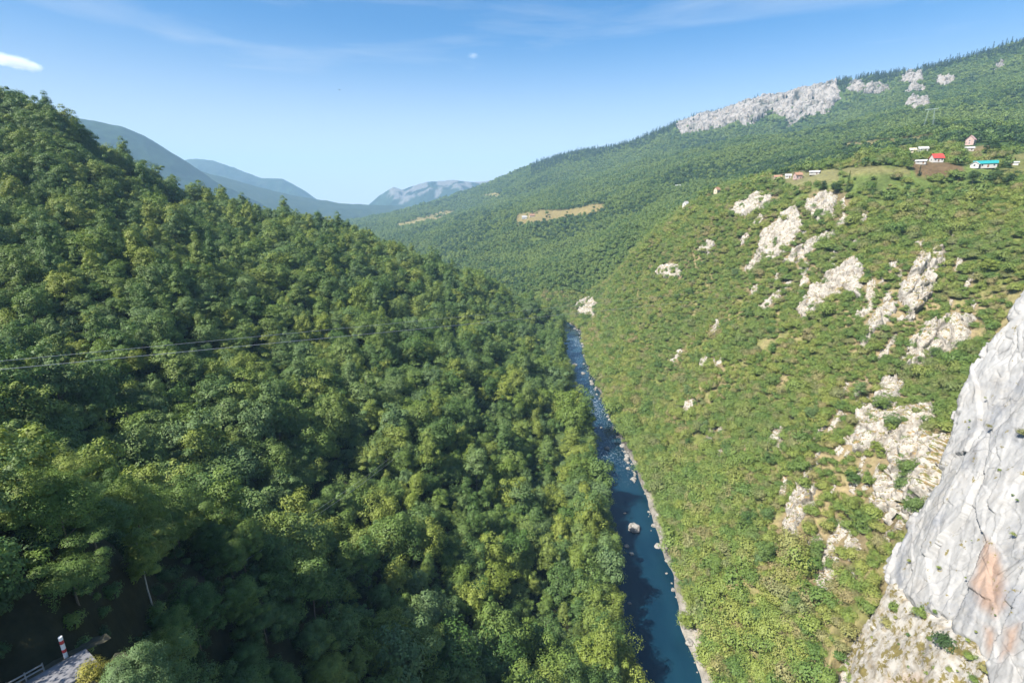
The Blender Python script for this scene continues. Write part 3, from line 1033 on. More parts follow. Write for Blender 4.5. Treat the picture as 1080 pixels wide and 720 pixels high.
# pale stones strewn along the sunlit bank and a few along the shaded one
k = 0
for i in range(3, len(rl)):
    if not (85 < rl[i, 1] < 660):
        continue
    for side, cnt in ((1, 0.75 if rl[i, 1] < 300 else 0.34), (-1, 0.08)):
        if random.random() < cnt:
            s = random.choice((0.5, 0.7, 0.9, 1.3, 1.9)) * random.uniform(0.6, 1.0) * (1 if rl[i, 1] < 260 else 1.35)
            off = RIVER_W + (random.uniform(0.2, 4.2) if rl[i, 1] < 270 and random.random() < 0.9 else random.uniform(-2.5, 2.0)) + (random.uniform(-1.5, 0) if rl[i, 1] > 270 else 0)
            q = rl[i] + nrm[i] * off * side
            z = max(float(height(q[0], q[1])), RIVER_Z)
            up = 'upper rapids' if rl[i, 1] > 300 else 'lower calm reach'
            if side > 0:
                lab = 'pale limestone block lying along the right bank of the ' + up
                g = 'pale blocks on the right bank of the ' + up
            else:
                lab = 'grey stone at the shaded left edge of the ' + up
                g = 'stones on the left edge of the ' + up
            boulder(k, (q[0], q[1], z + 0.1 * s), s, lab, g, 'bank_stone')
            k += 1

# ------------------------------------------------------------------ mountains far up the valley
M_MOUNT = terrain_mat('mountain_forest', 0.02, 0.8)


def mountain(name, label, sky_px, depth, foot_px, rock=0.0, seed=0, slope=1.7, depth2=None, tone=1.0):
    sky_px = np.array(sky_px, float)
    depth2 = depth2 or depth
    xs = np.linspace(sky_px[0, 0], sky_px[-1, 0], 240)
    ys = np.interp(xs, sky_px[:, 0], sky_px[:, 1])
    R = np.array([ray(x, y) * t for x, y, t in zip(xs, ys, np.linspace(depth, depth2, 240))])
    foot = -250.0
    nv = 90
    V = np.empty((240, nv, 3))
    for j in range(nv):
        f = j / (nv - 1) * 1.35
        back = np.maximum(0, f - 1.0) / 0.35                # the last rows fall away behind the ridge
        g = np.minimum(f, 1.0)
        z = foot + (R[:, 2] - foot) * (g ** 0.9) - back * 260
        run = (R[:, 2] - foot) * slope * (1 - g)
        h = R[:, :2] / np.linalg.norm(R[:, :2], axis=1)[:, None]
        xy = R[:, :2] - h * run[:, None] + h * (back * 500) + np.array([80.0, 0]) * 0
        V[:, j, :2] = xy
        V[:, j, 2] = z
    w = np.sin(np.clip(np.linspace(0, 1.35, nv), 0, 1) * math.pi)[None, :] + 0.04
    x, y = V[..., 0], V[..., 1]
    rid = ridged(x / (depth * 0.14) + seed, y / (depth * 0.22), 0.0, 4) - 0.62
    V[..., 2] += w * rid * depth * 0.055
    V[..., 2] += fbm(x / 60 + seed, y / 60, 0.0, 3) * 7
    me = mesh_np(name, V.reshape(-1, 3), grid_faces(240, nv), M_MOUNT, True)
    n = fbm(x / 320 + seed, y / 320, V[..., 2] / 200, 4)
    n2 = fbm(x / 25 + seed, y / 25, V[..., 2] / 25, 2)
    k = smooth(-0.2, 0.4, n)[..., None]
    col = np.array([0.009, 0.022, 0.012]) * (1 - k) + np.array([0.024, 0.044, 0.016]) * k
    col = col * tone * (1 + 0.5 * n2[..., None])
    # bare rock on the steep upper faces
    hh = (V[..., 2] - foot) / (R[:, 2].max() - foot)
    rk = (smooth(0.02, 0.25, fbm(x / 130 + seed, y / 130, V[..., 2] / 260, 4) + (hh - 0.62) * 0.9) * rock)[..., None]
    col = col * (1 - rk) + np.array([0.19, 0.175, 0.17]) * rk
    set_color(me, 'ground', np.clip(col, 0.01, 0.9).reshape(-1, 3))
    return tag(link(name, me), label, 'mountain', kind='structure')


mountain('mountain', 'dark blue-green wooded mountain behind the left spur', [(-160, 70), (0, 100), (60, 121), (100, 127), (130, 134), (152, 143), (190, 166), (230, 193), (262, 208), (290, 222), (330, 240)], 3200, 0, 0.0, 3.0, 1.5, 4600)
mountain('mountain', 'second paler blue mountain behind the first one', [(120, 185), (170, 172), (205, 167), (225, 169), (250, 178), (275, 188), (298, 189), (318, 199), (335, 211), (350, 223), (372, 242)], 7000, 0, 0.10, 8.0, 1.3, 7500)
mountain('mountain', 'hazy mountain with bare rocky summit in the centre', [(364, 236), (372, 231), (382, 222), (400, 206), (415, 197), (424, 200), (436, 196), (450, 192), (478, 190), (500, 192), (522, 190), (560, 190), (620, 195)], 7600, 0, 0.75, 15.0, 1.4, 7000, 0.9)
mountain('mountain', 'faint low hill closing the valley on the horizon', [(250, 228), (300, 226), (340, 222), (362, 221), (380, 223), (400, 225), (460, 220), (520, 222)], 11500, 0, 0.0, 21.0, 2.0, 11500, 0.35)
# ------------------------------------------------------------------ foliage
def leaf_quads(c, nr, size, r):
    n = len(c)
    nr = nr / (np.linalg.norm(nr, axis=1)[:, None] + 1e-9)
    t = r.normal(size=(n, 3))
    t -= (t * nr).sum(1)[:, None] * nr
    t /= np.linalg.norm(t, axis=1)[:, None] + 1e-9
    b = np.cross(nr, t)
    s = (size * r.uniform(0.7, 1.35, n))[:, None]
    v = np.stack([c - t * s * 0.5, c + b * s * 0.34 + nr * s * 0.10, c + t * s * 0.5, c - b * s * 0.34 + nr * s * 0.10], 1)
    f = np.arange(n * 4).reshape(n, 4)
    return v.reshape(-1, 3), f


def unit_dirs(n, zmin, r):
    z = r.uniform(zmin, 1, n)
    a = r.uniform(0, 2 * math.pi, n)
    q = np.sqrt(1 - z * z)
    return np.stack([q * np.cos(a), q * np.sin(a), z], -1)


def crown_np(seed, H, R, base, npuff, nleaf, leaf, flat=0.75, pr=(0.30, 0.50), lobes=0.35, zmin=-0.45, pointed=0.0, spray=0.14):
    """broadleaf crown: boughs, each a leafy mound with ragged spray tips, dark gaps between them"""
    r = np.random.default_rng(seed)
    d = unit_dirs(npuff * 6, zmin, r)
    pick = [0]                                              # spread the boughs evenly
    for _ in range(npuff - 1):
        dist = ((d[:, None] - d[pick][None]) ** 2).sum(-1).min(1) * r.uniform(0.6, 1.0, len(d))
        pick.append(int(dist.argmax()))
    d = d[pick]
    lob = 1 + lobes * vnoise(d[:, 0] * 1.7 + seed, d[:, 1] * 1.7, d[:, 2] * 1.7)
    pd = r.uniform(pr[0], pr[1], npuff) * R
    rad = lob * np.where(r.random(npuff) < 0.85, r.uniform(0.72, 1.0, npuff), r.uniform(0.3, 0.7, npuff))
    rad = np.maximum(0.15, rad - 0.55 * pd / R)
    hz = (H - base) / 2
    cz = base + hz
    taper = 1 - pointed * np.clip(d[:, 2], 0, 1)
    cen = np.stack([d[:, 0] * R * rad * taper, d[:, 1] * R * rad * taper, cz + d[:, 2] * hz * rad], -1)
    k = nleaf
    ld = unit_dirs(npuff * k, -0.5, r).reshape(npuff, k, 3)
    rough = 1 + 0.30 * vnoise(ld[..., 0] * 3.1 + np.arange(npuff)[:, None] * 7, ld[..., 1] * 3.1, ld[..., 2] * 3.1)
    q = r.uniform(0.72, 1.0, (npuff, k))
    q = np.where(r.random((npuff, k)) < spray, r.uniform(1.0, 1.28, (npuff, k)), q) * rough
    pos = cen[:, None, :] + ld * (q * pd[:, None])[..., None] * np.array([1.1, 1.1, flat])
    pos[..., 2] -= 0.16 * (ld[..., 0] ** 2 + ld[..., 1] ** 2) * pd[:, None]      # rims droop
    out = d[:, None, :] * 0.30 + ld * 0.75 + np.array([0, 0, 0.40]) + r.normal(size=ld.shape) * 0.20
    v, f = leaf_quads(pos.reshape(-1, 3), out.reshape(-1, 3), leaf, r)
    return v, f, cen, pd


def trunk_np(seed, H, base, cen, r0, nlimb=6, seg=7):
    r = np.random.default_rng(seed + 500)
    top = base + (H - base) * 0.72
    n = 7
    pts = [(0.10 * math.sin(i * 1.3 + seed) * i / n * 2, 0.10 * math.cos(i * 1.7 + seed) * i / n * 2, -1.2 + (top + 1.2) * i / (n - 1)) for i in range(n)]
    rad = [r0 * (1.25 if i == 0 else 1) * (1 - 0.82 * i / (n - 1)) for i in range(n)]
    parts = [tube(pts, rad, seg)]
    for c in cen[r.choice(len(cen), nlimb, replace=False)]:
        z0 = min(top * 0.9, max(base * 0.75, c[2] - np.hypot(c[0], c[1]) * 0.7))
        p0 = np.array([np.interp(z0, [p[2] for p in pts], [p[i] for p in pts]) for i in range(2)] + [z0])
        mid = (p0 + c) / 2 + np.array([0, 0, 0.25])
        parts.append(tube([p0, mid, c], [r0 * 0.4, r0 * 0.26, r0 * 0.07], 5))
    return merge(parts)


def conifer_np(seed, H, R, nwh, per, leaf):
    r = np.random.default_rng(seed)
    P, NRM = [], []
    for i in range(nwh):
        f = i / (nwh - 1)
        z = H * (0.10 + 0.88 * f)
        rr = R * (1 - f) ** 0.85 * r.uniform(0.85, 1.12) + 0.12
        nb = max(4, int(9 * (1 - f) + 3))
        for b in range(nb):
            a = 2 * math.pi * (b + r.random() * 0.6) / nb + i * 0.7
            L_ = rr * r.uniform(0.75, 1.1)
            for k in range(per):
                s = (k + r.random()) / per
                w = 0.28 * L_ * (1 - s * 0.6)
                P.append((L_ * s * math.cos(a) + r.normal() * w * 0.4, L_ * s * math.sin(a) + r.normal() * w * 0.4, z - 0.30 * L_ * s + 0.12 * L_ * s * s + r.normal() * 0.1))
                NRM.append((math.cos(a) * 0.5, math.sin(a) * 0.5, 1.0))
    P, NRM = np.array(P), np.array(NRM) + r.normal(size=(len(P), 3)) * 0.4
    return leaf_quads(P, NRM, leaf, r)


G = lambda *c: c
M_LEAF = leaf_mat('broadleaf_leaves', [(0.0, (0.066, 0.130, 0.026)), (0.2, (0.108, 0.178, 0.052)), (0.38, (0.150, 0.218, 0.036)), (0.55, (0.125, 0.195, 0.078)), (0.72, (0.190, 0.245, 0.040)), (0.9, (0.225, 0.265, 0.052)), (1.0, (0.085, 0.150, 0.036))], patch=(0.115, 0.185, 0.062), patch_scale=0.02, patch_amt=0.3)
M_SHRUB = leaf_mat('shrub_leaves', [(0.0, (0.095, 0.165, 0.038)), (0.22, (0.155, 0.220, 0.048)), (0.5, (0.215, 0.265, 0.058)), (0.74, (0.255, 0.275, 0.070)), (0.88, (0.29, 0.245, 0.115)), (1.0, (0.19, 0.215, 0.085))], patch=(0.120, 0.195, 0.050), patch_scale=0.022, patch_amt=0.6)
M_FARLEAF = leaf_mat('distant_leaves', [(0.0, (0.060, 0.115, 0.032)), (0.5, (0.100, 0.165, 0.044)), (1.0, (0.150, 0.205, 0.052))], patch=(0.165, 0.225, 0.055), patch_scale=0.009, patch_amt=0.9)
M_CONIFER = leaf_mat('conifer_needles', [(0.0, (0.024, 0.052, 0.022)), (1.0, (0.044, 0.080, 0.032))], trans=0.12)
M_YELLOW = leaf_mat('yellowing_leaves', [(0.0, (0.24, 0.22, 0.035)), (1.0, (0.24, 0.23, 0.045))])
M_BRIGHT = leaf_mat('fresh_leaves', [(0.0, (0.18, 0.24, 0.036)), (1.0, (0.20, 0.25, 0.04))])
M_DARKLEAF = leaf_mat('dark_leaves', [(0.0, (0.038, 0.078, 0.024)), (1.0, (0.055, 0.098, 0.030))], trans=0.2)
M_BARK = simple_mat('bark', (0.13, 0.105, 0.08), 0.9, var=0.35, scale=5, bump=0.6)
M_PALEBARK = simple_mat('pale_bark', (0.36, 0.34, 0.30), 0.85, var=0.25, scale=5, bump=0.4)


class Kind:
    """one tree or shrub shape: meshes shared by every copy"""
    def __init__(s, crown, trunk=None):
        s.crown, s.trunk, s.source = crown, trunk, None

    def with_mat(s, m, bark=None):
        c = s.crown.copy()
        c.materials.clear()
        c.materials.append(m)
        t = s.trunk
        if bark and t:
            t = t.copy()
            t.materials.clear()
            t.materials.append(bark)
        return Kind(c, t)


def broadleaf(seed, H, R, base, npuff, nleaf, leaf, r0, mat=None, **kw):
    v, f, cen, pd = crown_np(seed, H, R, base, npuff, nleaf, leaf, **kw)
    c = mesh_np('crown', v, f, mat or M_LEAF)
    tv, tf = trunk_np(seed, H, base, cen, r0)
    return Kind(c, mesh_np('trunk', tv, tf, M_BARK, True))


def bush(seed, H, R, npuff, nleaf, leaf, mat):
    v, f, cen, pd = crown_np(seed, H, R, 0.15, npuff, nleaf, leaf, flat=0.85, pr=(0.34, 0.55), lobes=0.8, zmin=-0.1, spray=0.25)
    return Kind(mesh_np('shrub', v, f, mat))


FINE = [broadleaf(301, 13, 4.8, 2.2, 60, 660, 0.19, 0.20, lobes=0.75, pr=(0.14, 0.36), spray=0.24), broadleaf(302, 12, 5.2, 1.8, 64, 620, 0.19, 0.22, lobes=0.85, flat=0.55, pr=(0.14, 0.34), spray=0.24)]
MID = [broadleaf(11, 13, 4.6, 2.6, 34, 165, 0.44, 0.20, lobes=0.75, pr=(0.16, 0.46), spray=0.22), broadleaf(12, 12, 5.0, 2.0, 40, 150, 0.44, 0.22, lobes=0.9, flat=0.55, pr=(0.15, 0.42), spray=0.25),
       broadleaf(13, 16, 3.8, 2.6, 30, 180, 0.42, 0.19, lobes=0.6, pointed=0.55, pr=(0.18, 0.46), spray=0.25), broadleaf(14, 11, 4.8, 1.8, 28, 190, 0.46, 0.20, lobes=0.95, flat=0.6, pr=(0.18, 0.5), spray=0.2),
       broadleaf(15, 14, 4.2, 2.5, 42, 140, 0.42, 0.20, lobes=0.7, flat=0.95, pr=(0.14, 0.36), spray=0.3), broadleaf(16, 12.5, 5.2, 2.2, 46, 130, 0.44, 0.22, lobes=1.0, pr=(0.14, 0.42), spray=0.22),
       broadleaf(17, 17, 3.7, 3.0, 34, 165, 0.42, 0.19, lobes=0.6, pointed=0.7, pr=(0.16, 0.44), spray=0.32), broadleaf(18, 12, 4.6, 2.0, 36, 160, 0.44, 0.21, lobes=1.1, spray=0.36, pr=(0.16, 0.44))]
SHRUB = [bush(41, 3.4, 2.2, 11, 95, 0.36, M_SHRUB), bush(42, 2.6, 2.5, 12, 90, 0.36, M_SHRUB), bush(43, 4.6, 2.2, 13, 90, 0.36, M_SHRUB), bush(44, 2.4, 2.0, 9, 95, 0.34, M_SHRUB), bush(45, 5.8, 2.6, 17, 90, 0.40, M_SHRUB)]
FAR = [broadleaf(61, 10, 4.6, 1.0, 11, 20, 1.6, 0.25, M_FARLEAF, lobes=0.4), broadleaf(62, 9, 5.0, 1.0, 12, 18, 1.6, 0.25, M_FARLEAF, lobes=0.5), broadleaf(63, 11, 4.4, 1.0, 11, 20, 1.5, 0.25, M_FARLEAF, lobes=0.4, pointed=0.3)]


def conifer(seed, H, R, nwh, per, leaf):
    v, f = conifer_np(seed, H, R, nwh, per, leaf)
    tv, tf = tube([(0, 0, -1), (0, 0, H * 0.5), (0, 0, H * 0.97)], [0.26, 0.16, 0.03], 6)
    return Kind(mesh_np('crown', v, f, M_CONIFER), mesh_np('trunk', tv, tf, M_BARK, True))


CONIFER = [conifer(71, 17, 3.0, 22, 9, 0.55), conifer(72, 15, 2.7, 20, 9, 0.55)]
FARCON = [conifer(75, 18, 3.4, 9, 3, 1.9), conifer(76, 15, 3.2, 8, 3, 1.9)]


def plant_tree(kind, p, s, rz, label, group=None, name='broadleaf_tree', cat='tree', sz=1.0):
    o = empty(name, p, rz)
    o.scale = (s, s, s * sz)
    c = link('crown', kind.crown, o)
    if kind.trunk:
        link('trunk', kind.trunk, o)
    if kind.source is None:
        kind.source = c
    return tag(o, label, cat, group)


def plant_bush(kind, p, s, rz, label, group=None, name='shrub', sz=1.0):
    o = link(name, kind.crown, None, p)
    o.rotation_euler = (0, 0, rz)
    o.scale = (s, s, s * sz)
    if kind.source is None:
        kind.source = o
    return tag(o, label, 'shrub', group)


def ground_at(px, py, up=0.0):
    p = hit(px, py)
    return (p[0], p[1], float(height(p[0], p[1])) + up)


# ---- single trees and shrubs that can be told apart
SINGLES = []


def single(fn, kind, px, py, s, label, **kw):
    """px,py: where the foot stands"""
    p = ground_at(px, py, -0.2)
    o = fn(kind, p, s, random.uniform(0, 6.28), label, **kw)
    SINGLES.append((p[0], p[1], 3.2 * s))
    return o


PALE = FINE[0].with_mat(M_LEAF, M_PALEBARK)
single(plant_tree, broadleaf(310, 17, 2.1, 1.6, 44, 300, 0.24, 0.16, lobes=0.5).with_mat(M_LEAF, M_PALEBARK), 160, 637, 0.85, 'slender tree with a pale leaning trunk at the edge of the dark clearing', name='slender_tree')
single(plant_tree, PALE, 230, 596, 0.8, 'tree with a short whitish trunk showing under its crown beside the dark clearing')
single(plant_tree, FINE[1].with_mat(M_LEAF), 172, 790, 1.05, 'big spreading tree overhanging the road beside the red and white post')
single(plant_tree, FINE[0].with_mat(M_LEAF), 255, 775, 1.0, 'dense green tree right of the one overhanging the road')
plant_bush(bush(401, 3.6, 1.7, 18, 240, 0.17, M_YELLOW), tuple(ray(97, 716) * 46.5 - np.array([0, 0, 0.9])), 0.7, 0.4, 'yellowing bush at the edge of the road')
plant_tree(FINE[0].with_mat(M_LEAF), tuple(ray(140, 722) * 46.0 - np.array([0, 0, 4.2])), 0.62, 2.4, 'leafy young tree right of the yellowing bush by the road')
single(plant_bush, bush(402, 3.0, 1.9, 18, 240, 0.2, M_YELLOW), 208, 648, 0.8, 'yellow autumn shrub beside the bare soil bank')
single(plant_tree, MID[1].with_mat(M_BRIGHT), 652, 742, 0.85, 'bright yellow-green tree by the water in the bottom middle')
single(plant_tree, MID[4].with_mat(leaf_mat('grey_green_leaves', [(0, (0.11, 0.16, 0.07)), (1, (0.12, 0.17, 0.08))])), 638, 562, 0.55, 'small grey-green tree alone at the left edge of the river')
single(plant_tree, CONIFER[0].with_mat(M_DARKLEAF), 893, 203, 0.9, 'tall dark tree standing by itself on the rim above the pale crags', name='dark_tree', sz=1.05)
single(plant_tree, MID[0].with_mat(M_DARKLEAF), 880, 206, 0.8, 'dark broad tree next to the tall one on the rim')
single(plant_tree, MID[2].with_mat(M_DARKLEAF), 868, 202, 0.6, 'smaller dark tree left of the broad one on the rim')
single(plant_tree, MID[1].with_mat(M_DARKLEAF), 1046, 163, 1.0, 'big dark tree behind the teal roof')
single(plant_tree, MID[3].with_mat(M_DARKLEAF), 1060, 182, 0.7, 'olive tree right of the teal roof')
single(plant_tree, MID[5].with_mat(M_DARKLEAF), 1025, 195, 0.8, 'dark tree below the white gable of the teal-roofed barn')
single(plant_tree, MID[0].with_mat(M_DARKLEAF), 1047, 197, 0.85, 'dark tree below the teal roof')
single(plant_tree, MID[1].with_mat(M_DARKLEAF), 1065, 196, 0.75, 'dark tree at the edge of the green meadow below the barn')
single(plant_tree, MID[4].with_mat(M_DARKLEAF), 944, 172, 0.7, 'round dark tree standing left of the grey shed')
single(plant_tree, MID[3].with_mat(M_SHRUB), 990, 196, 0.8, 'green tree just below the brown ploughed field')
single(plant_tree, CONIFER[1].with_mat(M_CONIFER), 969, 186, 0.55, 'narrow dark tree at the left corner of the brown field', name='conifer')
single(plant_tree, MID[0].with_mat(M_SHRUB), 958, 180, 0.6, 'light green tree between the grey shed and the green field')
single(plant_tree, MID[2].with_mat(M_SHRUB), 1040, 215, 0.6, 'green tree rising above the shrubs on the rim')

# yards of the hamlet stay open
HOUSE_PX = [(987, 171), (1038, 177), (1028, 177), (971, 173), (1023, 153), (1022, 159), (973, 160), (962, 161), (1007, 155), (841, 189), (831, 188), (820, 189), (859, 184), (723, 220), (756, 204), (553, 231), (561, 229), (1067, 174), (715, 197)]
for a_, b_ in HOUSE_PX:
    p = hit(a_, b_)
    h_ = p[:2] / np.linalg.norm(p[:2])
    for k_, r_ in ((0, 9), (9, 7), (17, 6), (24, 5)):
        SINGLES.append((p[0] - h_[0] * k_, p[1] - h_[1] * k_, r_ * (1.0 if p[1] < 700 else 1.6)))

# ---- the wood on the left slope
def jitter_grid(x0, x1, y0, y1, s, seed):
    r = np.random.default_rng(seed)
    gx, gy = np.meshgrid(np.arange(x0, x1, s), np.arange(y0, y1, s * 0.87), indexing='ij')
    gx = gx + (np.arange(gx.shape[1]) % 2)[None, :] * s * 0.5
    gx = gx + r.uniform(-0.38, 0.38, gx.shape) * s
    gy = gy + r.uniform(-0.38, 0.38, gy.shape) * s
    return gx.ravel(), gy.ravel()


def slope_at(X, Y, e=2.5):
    return np.hypot(height(X + e, Y) - height(X - e, Y), height(X, Y + e) - height(X, Y - e)) / (2 * e)


def keep_clear(X, Y):
    ok = np.ones(X.shape, bool)
    for x, y, r in SINGLES:
        ok &= np.hypot(X - x, Y - y) > r
    return ok


CLEARINGS = [  # bare or shaded gaps in the wood, as seen, and the depth they lie at
    ([(172, 642), (180, 602), (232, 596), (240, 630), (200, 650)], 30, 130),
    ([(270, 560), (290, 542), (330, 520), (368, 500), (378, 515), (340, 552), (300, 574)], 80, 200),
    ([(-60, 900), (-60, 700), (0, 650), (60, 645), (96, 680), (96, 900)], 20, 75),
]
HFOV_X = 640.0


def in_frame(px, py, d, mx=110, my=140):
    return (d > 8) & (px > -mx) & (px < 1080 + mx) & (py > -60) & (py < 720 + my)


def forest_left():
    X, Y = jitter_grid(-560, 120, 10, 1000, 7.0, 21)
    r = np.hypot(X, Y)
    rd = river_dist(X, Y)
    keep = (rd < -RIVER_W - 0.5) & (r < 900)
    X, Y = X[keep], Y[keep]
    Z = height(X, Y)
    px, py, d = project(np.stack([X, Y, Z + 6], -1))
    ok = in_frame(px, py, d) & visible(X, Y, Z + 18, 0.03) & (d > 42) & keep_clear(X, Y)
    for poly, d0, d1 in CLEARINGS:
        q = np.stack([X, Y, Z + 2], -1)
        ax, ay, ad = project(q)
        ok &= ~((poly_sd(ax, ay, poly) > 0) & (ad > d0) & (ad < d1))
    X, Y, Z, d, px, py = X[ok], Y[ok], Z[ok], d[ok], px[ok], py[ok]
    ok = (rng.random(len(X)) > 0.28 * smooth(220, 400, d)) & (fbm(X / 24, Y / 24, 5.0, 2) > -0.58)
    X, Y, Z, d, px, py = X[ok], Y[ok], Z[ok], d[ok], px[ok], py[ok]
    n = fbm(X / 35, Y / 35, 2.0, 3)
    S = np.where(rng.random(len(X)) < 0.55, rng.uniform(0.55, 0.95, len(X)), rng.uniform(0.95, 1.55, len(X))) * (1 + 0.35 * n) * (1 + 0.18 * smooth(190, 400, d)) * 0.88
    S = np.where(river_dist(X, Y) > -30, np.maximum(S, 1.0) * 1.2, S)
    S *= 1 - 0.24 * (1 - smooth(85, 125, d))
    S = np.where(d < 120, np.maximum(S, 0.68), S)
    return X, Y, Z, S, d, px, py


def region_words(px, py, d):
    if d < 95:
        return 'at the foot of the left slope near the road'
    if py > 560:
        return 'low on the left slope above the dark pool'
    if px > 470:
        return 'on the lower left slope beside the rapids' if py > 380 else 'on the spur that hides the river bend'
    if py > 420:
        return 'around the dark gully on the left slope'
    if py > 300:
        return 'under the cables on the left slope'
    return 'on the upper left slope below the skyline'


X, Y, Z, S, d, px, py = forest_left()
LF = dict(X=X, Y=Y, Z=Z, S=S)
var = rng.integers(0, len(MID), len(X))
rot = rng.uniform(0, 2 * math.pi, len(X))
inside = (px > 0) & (px < 1080) & (py > 60) & (py < 735) & visible(X, Y, Z + 9, 0.0)
order = [i for i in np.argsort(d / S) if inside[i]]
near = set(order[:275])
SHAPES = ['tall round-crowned', 'broad flat-tufted', 'pointed', 'low spreading', 'upright bushy', 'wide uneven', 'slender conical', 'ragged']
for i in order[:275]:
    fine = d[i] < 105
    kind = FINE[var[i] % 2] if fine else MID[var[i]]
    reg = region_words(px[i], py[i], d[i])
    shape = SHAPES[var[i]] if not fine else ('full', 'layered')[var[i] % 2]
    plant_tree(kind, (X[i], Y[i], Z[i] - 0.4), float(S[i]), float(rot[i]), f'{shape} green broadleaf tree {reg}', f'{shape} broadleaf trees {reg}', sz=float(rng.uniform(0.85, 1.3)))
for k in MID + FINE:                                         # make sure each shape has a first tree to copy from
    assert k.source is not None


def scatter(name, label, cat, pts, kinds):
    """stuff: one object that repeats the trees above over the given points. pts: X, Y, Z, scale, rot, variant"""
    X, Y, Z, S, R, V = pts
    me = bpy.data.meshes.new(name)
    me.vertices.add(len(X))
    me.vertices.foreach_set('co', np.stack([X, Y, Z], -1).astype(np.float32).ravel())
    T = S * np.random.default_rng(len(X)).uniform(0.8, 1.3, len(X))
    for nm, dat in (('size', S), ('tall', T), ('turn', R)):
        a = me.attributes.new(nm, 'FLOAT', 'POINT')
        a.data.foreach_set('value', np.asarray(dat, np.float32))
    a = me.attributes.new('variant', 'INT', 'POINT')
    a.data.foreach_set('value', np.asarray(V, np.int32))
    o = link(name, me)
    ng = bpy.data.node_groups.new(name, 'GeometryNodeTree')
    ng.interface.new_socket('Geometry', in_out='INPUT', socket_type='NodeSocketGeometry')
    ng.interface.new_socket('Geometry', in_out='OUTPUT', socket_type='NodeSocketGeometry')
    gi, go = ng.nodes.new('NodeGroupInput'), ng.nodes.new('NodeGroupOutput')
    L = ng.links

    def attr(nm, typ):
        n = ng.nodes.new('GeometryNodeInputNamedAttribute')
        n.data_type = typ
        n.inputs['Name'].default_value = nm
        return n.outputs['Attribute']
    size, turn, vv = attr('size', 'FLOAT'), attr('turn', 'FLOAT'), attr('variant', 'INT')
    cx = ng.nodes.new('ShaderNodeCombineXYZ')
    sc = ng.nodes.new('ShaderNodeCombineXYZ')
    L.new(size, sc.inputs['X'])
    L.new(size, sc.inputs['Y'])
    L.new(attr('tall', 'FLOAT'), sc.inputs['Z'])
    L.new(turn, cx.inputs['Z'])
    join = ng.nodes.new('GeometryNodeJoinGeometry')
    for i, k in enumerate(kinds):
        cmpn = ng.nodes.new('FunctionNodeCompare')
        cmpn.data_type = 'INT'
        cmpn.operation = 'EQUAL'
        L.new(vv, cmpn.inputs[2])
        cmpn.inputs[3].default_value = i
        oi = ng.nodes.new('GeometryNodeObjectInfo')
        oi.transform_space = 'ORIGINAL'
        oi.inputs['Object'].default_value = k.source
        oi.inputs['As Instance'].default_value = True
        ip = ng.nodes.new('GeometryNodeInstanceOnPoints')
        L.new(gi.outputs[0], ip.inputs['Points'])
        L.new(cmpn.outputs[0], ip.inputs['Selection'])
        L.new(oi.outputs['Geometry'], ip.inputs['Instance'])
        L.new(cx.outputs[0], ip.inputs['Rotation'])
        L.new(sc.outputs[0], ip.inputs['Scale'])
        L.new(ip.outputs[0], join.inputs[0])
    L.new(join.outputs[0], go.inputs[0])
    md = o.modifiers.new('scatter', 'NODES')
    md.node_group = ng
    return tag(o, label, cat, kind='stuff')


rest = np.array([i for i in range(len(X)) if i not in near])
scatter('forest', 'dense broadleaf wood covering the rest of the left slope', 'forest', (X[rest], Y[rest], Z[rest] - 0.4, S[rest], rot[rest], var[rest]), MID)

def undergrowth():
    X, Y = jitter_grid(-150, 30, 25, 190, 2.3, 91)
    Z = height(X, Y)
    px, py, d = project(np.stack([X, Y, Z + 1], -1))
    m = in_frame(px, py, d, 30, 60) & (d > 38) & (river_dist(X, Y) < -RIVER_W - 3) & (rng.random(len(X)) < 0.62)
    m &= ~(poly_sd(px, py, [(5, 740), (5, 712), (62, 680), (100, 680), (100, 740)]) > 0)
    a = [X[m], Y[m], Z[m] - 0.3, rng.uniform(0.35, 0.8, m.sum())]
    X, Y = jitter_grid(-430, 60, 60, 620, 4.6, 92)            # coarser farther up the slope
    Z = height(X, Y)
    px, py, d = project(np.stack([X, Y, Z + 1], -1))
    m = in_frame(px, py, d, 30, 60) & (np.hypot(X, Y) > 175) & (river_dist(X, Y) < -RIVER_W - 4) & visible(X, Y, Z + 4, 0.01)
    b = [X[m], Y[m], Z[m] - 0.3, rng.uniform(0.8, 1.5, m.sum())]
    c = [np.concatenate([u_, v_]) for u_, v_ in zip(a, b)]
    return c + [rng.uniform(0, 6.28, len(c[0])), rng.integers(0, 2, len(c[0]))]


DARKBUSH = [SHRUB[0].with_mat(M_DARKLEAF), SHRUB[3].with_mat(M_LEAF)]
single(plant_bush, DARKBUSH[0], 218, 632, 0.8, 'dark low bush on the bare soil bank under the pale-trunked trees')
single(plant_bush, DARKBUSH[1], 186, 648, 0.7, 'green low bush at the foot of the slender pale-trunked tree')
scatter('undergrowth', 'dark low undergrowth on the floor of the left wood', 'undergrowth', undergrowth(), DARKBUSH)

# conifers in a group high on the left mound
for i, (px_, py_, s) in enumerate([(62, 178, .7), (72, 172, .75), (82, 182, .65), (92, 176, .7), (103, 184, .75), (112, 180, .65), (122, 190, .6), (88, 190, .6), (70, 188, .65), (130, 196, .55), (16, 214, .7), (26, 208, .7), (38, 218, .6)]):
    p = ground_at(px_, py_ + 6, -0.4)
    plant_tree(CONIFER[i % 2], p, s * 1.05, random.uniform(0, 6), 'dark pointed conifer in the stand high on the left mound', 'conifers on the left mound', name='conifer')

